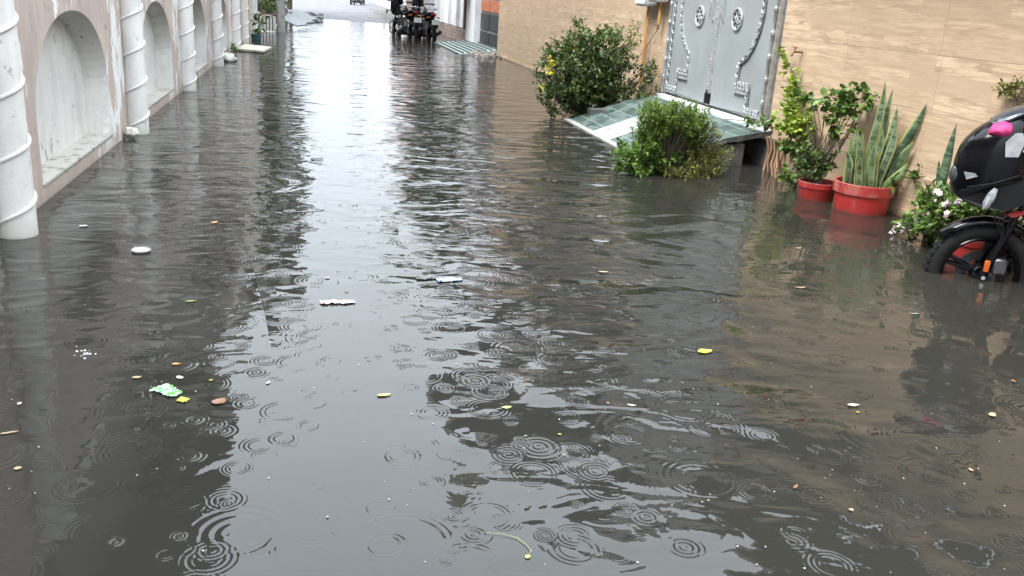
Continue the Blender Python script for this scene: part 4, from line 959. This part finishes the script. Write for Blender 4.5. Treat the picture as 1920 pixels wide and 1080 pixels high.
for k in range(60):
    c = (3.75+r.random()*.6, 21.2+r.random()*1.3, .0+r.random()*.08); a = r.random()*6; s_ = r.uniform(.015, .05)
    rub.obox(c, (math.cos(a), math.sin(a), r.uniform(-.4, .4)), (-math.sin(a), math.cos(a), r.uniform(-.4, .4)), (0, .2, 1), s_, s_*.8, s_*.6)
tag(rub.build('rubble', mat('rubble', (.42, .38, .33), (.18, .14, .12), 25, .85), smooth=False), 'heap of broken brick and stone chips at the foot of the ribbed ramp', 'rubble', kind='stuff')
hs_ = thing('pink_house', (6, 50, 0), 'rose coloured house with orange railings far up the lane', 'building')
MB().box(4.6, 12, 42, 56, -.2, 6.0).build('wall', M_ROSE, hs_, smooth=False)
MB().box(4.45, 4.598, 43, 46, 0.1, 2.6).build('shutter', mat('orange shutter', (.75, .32, .18), (.6, .24, .14), 4, .6), hs_, smooth=False)
MB().box(4.50, 4.597, 47, 52, .1, 2.6).build('white_gate', M_WHITEW, hs_, smooth=False)
h3 = thing('white_house', (7, 66, 0), 'pale house beyond the rose coloured one, far up the right side', 'building')
MB().box(4.9, 12, 57, 80, -.2, 6.5).build('wall', M_WHITEW, h3, smooth=False); window(h3, -1, 4.9, 60, 62, 1, 2.6); window(h3, -1, 4.9, 66, 68, 1, 2.6)
# railing + white cart frame
fn = thing('picket_fence', (4.1, 38.5, 0), 'orange and white picket railing beyond the parked motorcycles', 'fence')
pk = MB()
for k in range(26): y = 36+.25*k; pk.box(4.05, 4.09, y, y+.09, .05, 1.25)
pk.build('pickets', mat('orange pickets', (.72, .38, .25), (.62, .55, .5), 3, .6), fn, smooth=False)
MB().box(4.092, 4.12, 36, 42.4, .25, .33).box(4.092, 4.12, 36, 42.4, 1.0, 1.08).build('rails', M_WHITEW, fn, smooth=False)
kf = thing('folding_cot', (3.3, 36, 0), 'white metal frame lying folded by the lane behind the motorcycles', 'metal frame')
k = MB()
for (a, b_) in (((2.75, 34.5, .05), (3.3, 37, .25)), ((2.95, 34.4, .28), (3.5, 36.9, .42)), ((2.75, 34.5, .05), (2.95, 34.4, .28)), ((3.3, 37, .25), (3.5, 36.9, .42)), ((3.0, 35.7, .14), (3.2, 35.6, .36))): k.tube([a, b_], .03, 6)
k.build('tube_frame', M_WHITEW, kf)
# weeds at the right edge
L = [[], []]; rn = []; r = random.Random(77)
for k in range(900):
    c = Vector((3.2+r.random()*1.0+r.gauss(0, .1), 38+r.random()*20, street_z(3.5, 45)-.0)); c.z = street_z(c.x, c.y)
    rn += [r.random()]*add_leaf(L, c, (Vector((0, 0, 1))+rv3(r)*.6).normalized(), Vector((1, 0, 0)), r.uniform(.06, .2), .15, kind='thin')
tag(finish_leaves(L, rn, 'grass', M_LSPIR, None), 'sparse grass along the right edge of the dry lane', 'grass', kind='stuff')

# ---------------------------------------------------------------- trees
def tree(x, y, z0, h, lobes, label, seed, n=900, m=None, trunk=.14, group=None):
    o = thing('street_tree', (x, y, z0), label, 'tree', group)
    r = random.Random(seed); tk = MB(); top = Vector((x, y, z0+h*.55)); tk.tube([(x, y, z0-.3), (x+.1, y, z0+h*.25), top], [trunk, trunk*.8, trunk*.55], 9)
    for l in lobes:
        e = Vector(l[:3]); tk.tube([top-Vector((0, 0, h*.15)), (top+e)/2+rv3(r)*.2, e], [trunk*.5, trunk*.35, trunk*.15], 7)
    tk.build('trunk', M_BARK, o)
    bush(o, 'crown', m or M_LFAR, lobes, n, 15, .19, .36, up=.3, seed=seed, clump_r=.30, inner=.15, zmin=z0+.8)
    return o
tree(4.85, 26.7, 0, 6.0, [(3.45, 26.5, 4.4, 1.05, 1.3, 1.3), (3.1, 26.8, 5.4, 1.1, 1.2, 1.0), (4.0, 26.2, 5.2, 1.0, 1.1, 1.0), (3.5, 26.4, 3.0, .85, 1.0, 1.0), (3.7, 26.4, 1.9, .7, .8, .5)], 'leafy tree over the parked motorcycles, seen mirrored in the water', 61, 1500)
tree(-1.9, 31.4, 0, 6, [(-1.9, 31.2, 4.5, 1.0, 1.0, 1.5), (-1.9, 31.4, 6.4, .9, .9, 1.1)], 'slim dark tree behind the hedge planter on the left', 62, 420)
tree(-1.3, 50, 0, 8, [(-1.8, 50, 5, 1.4, 2, 1.8), (-1.9, 51, 7.2, 1.4, 1.4, 1.4)], 'farther tree on the left side of the lane', 63, 420)

# ---------------------------------------------------------------- far left side
up_ = thing('utility_pole', (-.98, 28.1, -.3), 'round concrete utility pole standing in the water on the left', 'pole')
MB().tube([(-.98, 28.1, -.4), (-.98, 28.1, 4), (-.98, 28.1, 7.5)], [.125, .11, .09], 16).build('shaft', M_CONCL, up_)
MB().tube([(-1.3, 28.1, 7.0), (-.66, 28.1, 7.0)], .03, 6).build('crossarm', M_ENG, up_)
pb = thing('hedge_planter', (-1.4, 30.5, 0), 'dark red planter wall with a clipped hedge behind the pole', 'planter')
MB().box(-1.72, -1.0, 29.6, 36, -.3, .42, .01).build('planter_wall', M_PLUM, pb, smooth=False)
bush(pb, 'hedge', M_LBUSH, [(-1.4, 30.5, .8, .35, 1.0, .42), (-1.35, 32.5, .8, .38, 1.2, .45), (-1.3, 34.8, .8, .4, 1.2, .42)], 420, 12, .07, .34, up=.3, seed=71, clump_r=.13, inner=.4, zmin=.4)
for i, (x, y, rx, lab) in enumerate(((-.72, 31.2, .9, 'marble slab leaning lowest, closest to the pole'), (-.50, 32.4, 1.05, 'marble slab leaning behind the first one left of the lane'), (-.38, 33.8, 1.1, 'marble slab farthest from the pole in the leaning stack'))):
    s_ = MB(); ax = Vector((.75, -.25, -.28)).normalized(); ay = Vector((.1, 1, .1)).normalized(); az = ax.cross(ay).normalized(); ay = az.cross(ax)
    s_.obox((x, y, .20+.05*i), ax, ay, az, .36, .55, .02)
    tag(s_.build('marble_slab', M_MARBLE, None, smooth=False, origin=(x, y, 0)), lab, 'slab', 'marble slabs leaning left of the lane')
r = random.Random(88); rb = MB()
for k in range(70):
    c = (-.6+r.random()*.9, 36+r.random()*8, street_z(0, 38)+.05+r.random()*.12); a = r.random()*6; s_ = r.uniform(.03, .11)
    rb.obox(c, (math.cos(a), math.sin(a), 0), (-math.sin(a), math.cos(a), .2), (0, .2, 1), s_, s_*.8, s_*.5)
tag(rb.build('rubble', M_MARBLE, smooth=False), 'loose pale stones and scraps along the left edge of the dry lane', 'rubble', kind='stuff')
ch = thing('plastic_chair', (-1.32, 27.2, -.25), 'white plastic armchair half sunk in the water by the cream wall', 'chair')
def bar(pts, r=.018): return MB().tube(pts, r, 8)
cx, cy = -1.34, 26.6
N0 = len(bpy.data.objects); MB().box(cx-.22, cx+.22, cy-.22, cy+.22, .14, .17, .01).build('seat', M_WPLAS, ch)
bk = MB()
for k in range(5): bk.obox((cx-.18+.09*k, cy+.25, .36), (1, 0, 0), Vector((0, 1, -.2)).normalized(), Vector((0, .2, 1)).normalized(), .03, .008, .2)
bk.tube([(cx-.22, cy+.22, .15), (cx-.21, cy+.29, .56), (cx, cy+.31, .60), (cx+.21, cy+.29, .56), (cx+.22, cy+.22, .15)], .02, 8); bk.build('backrest', M_WPLAS, ch)
for s_ in (-1, 1):
    bar([(cx+s_*.23, cy+.27, .36), (cx+s_*.25, cy, .36), (cx+s_*.24, cy-.2, .35), (cx+s_*.22, cy-.24, .27)], .02).build('armrest', M_WPLAS, ch)
    for q in (-1, 1): bar([(cx+s_*.21, cy+q*.21, .14), (cx+s_*.25, cy+q*.25, -.27)], .022).build('leg', M_WPLAS, ch)
ch.location.z -= .13; ch.location.y += 1.0; ch.rotation_euler = (R(3), 0, 0)
tp2 = thing('teal_planter', (-1.42, 23.6, 0), 'young broad leaved plant in a dark teal pot by the last column', 'potted plant')
MB().lathe([(.09, -.2), (.11, 0), (.13, .12), (.12, .13), (.10, .10), (.001, .09)], (-1.42, 23.6, 0), 20).build('pot', M_TEAL, tp2)
bush(tp2, 'leaves', M_LGREEN, [(-1.38, 23.6, .42, .14, .16, .22)], 16, 3, .17, .30, up=.2, base=(-1.42, 23.6, .1), seed=81, clump_r=.06, inner=.2)
fb = MB(); fb.prism([(-1.60, 19.45, .02), (-1.02, 19.1, .015), (-.90, 20.3, .03), (-1.48, 20.7, .035)], (0, 0, 1), .035)
tag(fb.build('foam_board', M_FOAM, smooth=False), 'flat cream foam board floating by the last white columns', 'board')
def lump(name, c, r_, lab, cat, m, seed, sq=(1, 1, 1)):
    mb = MB(); n = 14
    for i in range(n+1):
        for k in range(18):
            a, b_ = PI*i/n, 2*PI*k/18; u = Vector((math.sin(a)*math.cos(b_), math.sin(a)*math.sin(b_), math.cos(a)))
            q = 1+.35*noise.noise(u*1.7+Vector((seed, 0, 0)))+.12*noise.noise(u*5+Vector((0, seed, 0)))
            mb.v.append(tuple(Vector(c)+Vector((u.x*sq[0], u.y*sq[1], u.z*sq[2]))*r_*q))
    for i in range(n):
        for k in range(18): mb.f.append((i*18+k, i*18+(k+1) % 18, (i+1)*18+(k+1) % 18, (i+1)*18+k))
    return tag(mb.build(name, m, auto=0, origin=c, normals=True), lab, cat)
lump('pipe_outlet', (-1.585, 8.36, .055), .058, 'round plastered knob on the wall foot beside the second white column', 'wall knob', M_SACK, 2, (1.0, 1.0, .85))
lump('plastic_bag', (-1.50, 16.9, .05), .13, 'crumpled whitish bag caught at the foot of a far column', 'bag', M_WPLAS, 5, (1, 1.3, .7))
wd = thing('sill_weed', (-1.5, 18.2, 0), 'small weed growing at the wall foot near the far columns', 'plant')
bush(wd, 'leaves', M_LGREEN, [(-1.56, 18.6, .1, .05, .1, .1)], 16, 5, .06, .3, up=.7, seed=83, clump_r=.04, inner=.2)

# ---------------------------------------------------------------- floating litter
def px2w(x, y):        # table of places worked out beforehand from the camera's height: ground point under a viewing ray
    v = rot @ Vector((x-960, 540-y, -1660.84)); t = -CAM_H/v.z; return (v.x*t, v.y*t)
M_LFA = {k: mat('fallen ' + k, c, tuple(x*.7 for x in c), 90, .45) for k, c in dict(yellow=(.50, .48, .06), green=(.42, .50, .14), orange=(.52, .24, .06), brown=(.25, .12, .06), pale=(.58, .50, .40), tan=(.46, .33, .21), white=(.5, .5, .47)).items()}
def flat_leaf(x, y, ln, wd_, ang, mk, lab, cat='leaf', nm='fallen_leaf', grp=None, cup=.12, rag=.0, seed=0):
    mb = MB(); n = 12; K = 5; cx, cy = x, y; ca, sa = math.cos(ang), math.sin(ang)
    for sf in (0, 1):
        for i in range(n+1):
            u = i/n; w = wd_*.5*(math.sin(PI*u**.85)**.75 if 0 < u < 1 else .02)*(1+rag*noise.noise(Vector((u*9, seed, 0))))
            for k in range(K):
                t_ = -1+2*k/(K-1); lx = (u-.5)*ln; ly = w*t_ + .12*wd_*math.sin(u*3+seed)
                z = .0035 + cup*wd_*abs(t_)**2*.5 + .12*ln*(u-.5)**2 + rag*.004*noise.noise(Vector((lx*60, ly*60, seed))) - .0015*sf
                mb.v.append((cx+lx*ca-ly*sa, cy+lx*sa+ly*ca, z))
        o = sf*(n+1)*K
        for i in range(n):
            for k in range(K-1): q = o+i*K+k; mb.f.append((q, q+1, q+1+K, q+K) if not sf else (q+K, q+1+K, q+1, q))
    ob = mb.build(nm, M_LFA[mk] if isinstance(mk, str) else mk, auto=0, origin=(cx, cy, 0), normals=False)
    return tag(ob, lab, cat, grp)
GL = 'leaves and scraps floating on the flood water'
LEAVES = [(1322, 661, .075, .045, .2, 'yellow', 'largest floating leaf, yellow green, below the mirrored gate'), (413, 755, .055, .046, 1.2, 'brown', 'round brown leaf right of the green wrapper'),
 (720, 742, .052, .022, .3, 'green', 'pale green leaf lying on the bright sky reflection'), (950, 765, .040, .018, .1, 'green', 'small yellow green leaf right of the pale green one'),
 (402, 418, .048, .034, .6, 'orange', 'small orange leaf among the dark ripples at the left'), (1600, 761, .05, .022, -.2, 'pale', 'curled cream leaf in the brown wall reflection'),
 (157, 425, .05, .034, .1, 'white', 'small white petal before the first arched niche'), (331, 684, .035, .018, .2, 'orange', 'small orange leaf above the green wrapper'),
 (257, 709, .034, .022, .5, 'tan', 'tan scrap left of the green wrapper'), (338, 709, .032, .022, -.4, 'pale', 'pale pink petal touching the top of the green wrapper'),
 (395, 714, .018, .010, .7, 'yellow', 'tiny yellow leaf between the wrapper and the brown leaf'), (37, 758, .018, .014, .7, 'pale', 'tiny pale petal near the left frame edge'),
 (34, 880, .022, .016, .2, 'tan', 'curled tan leaf lowest at the left'), (18, 813, .055, .010, .3, 'tan', 'thin straw cut by the left frame edge'),
 (1131, 511, .06, .022, .1, 'tan', 'tan leaf on the busy ripples left of the gate reflection'), (1500, 540, .07, .018, .0, 'tan', 'thin tan leaf in the reflection of the snake plant'),
 (1184, 761, .034, .012, -.3, 'pale', 'pale sliver of leaf on the dark water in mid picture'), (1860, 779, .045, .026, .4, 'tan', 'brownish torn leaf at the right below the motorcycle'),
 (1900, 716, .03, .020, .9, 'brown', 'curled brown leaf at the right frame edge'), (1714, 589, .055, .008, -.15, 'white', 'thin white stick left of the motorcycle reflection'),
 (1049, 816, .014, .009, .2, 'yellow', 'tiny yellow speck on the dark mirrored blob'), (1608, 774, .013, .009, .2, 'yellow', 'tiny yellow speck below the curled cream leaf'),
 (1595, 957, .017, .014, .2, 'tan', 'tiny tan petal in the dark lower right water'), (1491, 914, .034, .010, .6, 'brown', 'thin brown leaf in the dark lower right water'),
 (1820, 882, .022, .012, 1.2, 'tan', 'small curled leaf at the lower right'), (990, 1046, .018, .014, .4, 'green', 'green bud hanging on the thin stalk near the bottom edge'),
 (614, 522, .028, .016, .1, 'white', 'small white scrap above the pink wrapper'), (1497, 466, .05, .016, .3, 'tan', 'tan leaf at the top of the brown wall reflection'),
 (650, 548, .02, .010, .0, 'brown', 'tiny dark leaf above the pink wrapper'), (1139, 757, .018, .012, 1.4, 'brown', 'tiny brown leaf left of the pale sliver'),
 (503, 719, .024, .010, .9, 'pale', 'small pale scrap on the edge of the sky reflection'), (358, 566, .05, .014, .2, 'green', 'thin green leaf left of the dark ripples'),
 (1455, 310, .05, .02, .2, 'green', 'green leaf washed up before the culvert')]
for i, (x, y, ln, wd_, ang, mk, lab) in enumerate(LEAVES):
    wx_, wy_ = px2w(x, y); flat_leaf(wx_, wy_, ln, wd_, ang, mk, lab, grp=GL, rag=.35, seed=i)
wx_, wy_ = px2w(265, 472); d_ = MB().lathe([(.001, .006), (.026, .006), (.044, .008), (.048, .014), (.050, .012), (.046, .004), (.03, .001), (.001, .001)], (wx_, wy_, 0), 24)
tag(d_.build('paper_plate', M_WPLAS), 'small white disc floating before the first arched niche', 'disc')
# wrappers: crumpled sheets
def wrapper(px, py, ln, wd_, ang, m, nm, lab, seed, extra=None):
    cx, cy = px2w(px, py); n, k_ = 22, 12; mb = MB(); ca, sa = math.cos(ang), math.sin(ang)
    for sf in (0, 1):
        for i in range(n+1):
            for k in range(k_+1):
                u, w = i/n-.5, k/k_-.5; q = Vector((u*4.2+seed, w*3.1, 0))
                lx = u*ln*(1+.15*noise.noise(q)); ly = w*wd_*(1+.45*noise.noise(q*1.7+Vector((3, 0, 0))))*(1-.35*u) + .2*wd_*noise.noise(Vector((u*3, seed, 1)))
                z = .005 + .009*abs(noise.noise(q*2.1+Vector((0, 7, 0)))) + .0015*noise.noise(q*5) - .0012*sf
                mb.v.append((cx+lx*ca-ly*sa, cy+lx*sa+ly*ca, max(.002-.001*sf, z)))
        o = sf*(n+1)*(k_+1)
        for i in range(n):
            for k in range(k_): q = o+i*(k_+1)+k; mb.f.append((q, q+1, q+2+k_, q+1+k_) if not sf else (q+1+k_, q+2+k_, q+1, q))
    ob = mb.build(nm, m, auto=0, origin=(cx, cy, 0), normals=False)
    return tag(ob, lab, 'wrapper')
def patchy(name, cols, scale=22):
    m, t, b = nodes(name); g = G(t); n1 = g.noise(g.pos(obj=True), scale, 1, .4, .3)
    cr = g.n('ShaderNodeValToRGB'); cr.color_ramp.interpolation = 'CONSTANT'; g.l(n1, cr.inputs[0])
    el = cr.color_ramp.elements; el[0].color = (*cols[0], 1); el[0].position = 0
    for i, c in enumerate(cols[1:]):
        e = el[1] if i == 0 else el.new(.5); e.position = .36+.28*i/max(1, len(cols)-1); e.color = (*c, 1)
    g.l(cr.outputs[0], b.inputs['Base Color']); b.inputs['Roughness'].default_value = .25
    return m
wrapper(315, 735, .105, .060, -.75, patchy('green wrapper', [(.02, .30, .07), (.05, .5, .12), (.46, .52, .48), (.50, .54, .52), (.10, .42, .06)], 30), 'green_wrapper', 'crumpled green and white snack wrapper floating at the lower left', 1)
wrapper(344, 752, .035, .030, -.5, mat('lime plastic', (.38, .52, .06), (.5, .5, .05), 60, .3), 'wrapper_scrap', 'lime green scrap at the lower end of the green wrapper', 4)
wrapper(633, 568, .155, .042, .04, patchy('pink wrapper', [(.75, .30, .25), (.72, .42, .36), (.55, .48, .45), (.52, .49, .47)], 18), 'pink_wrapper', 'flat pink and white wrapper floating on the bright water', 9)
wrapper(842, 526, .13, .055, .1, patchy('blue wrapper', [(.10, .18, .55), (.42, .46, .52), (.46, .50, .55), (.30, .40, .7)], 26), 'blue_wrapper', 'blue and white plastic scrap at the edge of the bright water', 14)
wx_, wy_ = px2w(800, 523); wrapper(800, 524, .11, .025, .1, mat('dull grey plastic', (.12, .13, .12), (.08, .09, .08), 40, .4), 'grey_scrap', 'dull grey scrap left of the blue wrapper', 19)
wrapper(595, 299, .10, .06, .2, mat('dark float', (.10, .095, .08), (.06, .06, .05), 40, .6), 'dark_scrap', 'small dark scrap afloat on the sky reflection up the lane', 23)
st_ = MB(); pts = [px2w(*p) for p in ((905, 1000), (940, 1003), (968, 1010), (985, 1022), (996, 1035), (990, 1046))]
st_.tube([(x, y, .004) for (x, y) in pts], [.0004, .0006, .0009, .0009, .0008, .0006], 6)
tag(st_.build('thin_stalk', M_LFA['green']), 'thin curved plant stalk floating near the bottom edge', 'stalk')
# bubbles
bb = MB(); r = random.Random(2); cx, cy = px2w(163, 662)
for k in range(16):
    a = r.random()*6.28; q = abs(r.gauss(0, .035)); s_ = r.uniform(.002, .0055); bb.lathe([(s_*math.sin(t_), s_*math.cos(t_)*.8) for t_ in np.linspace(.02, PI/2, 5)], (cx+math.cos(a)*q, cy+math.sin(a)*q, .0), 8)
tag(bb.build('foam_bubbles', mat('foam', (.7, .7, .7), (.5, .5, .5), 60, .1)), 'patch of tiny white bubbles below the first arched niche', 'bubbles', kind='stuff')
# tiny floating specks of dust and pollen: nobody could count them
L = [[], []]; rn = []; r = random.Random(55)
for k in range(420):
    y = 1.7+r.random()**1.8*8; x = -1.4+r.random()*5.4; s_ = r.uniform(.003, .009)
    rn += [r.random()]*add_leaf(L, Vector((x, y, .003)), Vector((math.cos(k), math.sin(k), .1)).normalized(), Vector((0, 0, 1)), s_, .4, kind='thin')
tag(finish_leaves(L, rn, 'floating_specks', M_LFA['pale'], None), 'tiny pale specks of debris scattered over the flood water', 'debris', kind='stuff')

for o in bpy.data.objects:
    if '_o' in o: del o['_o']
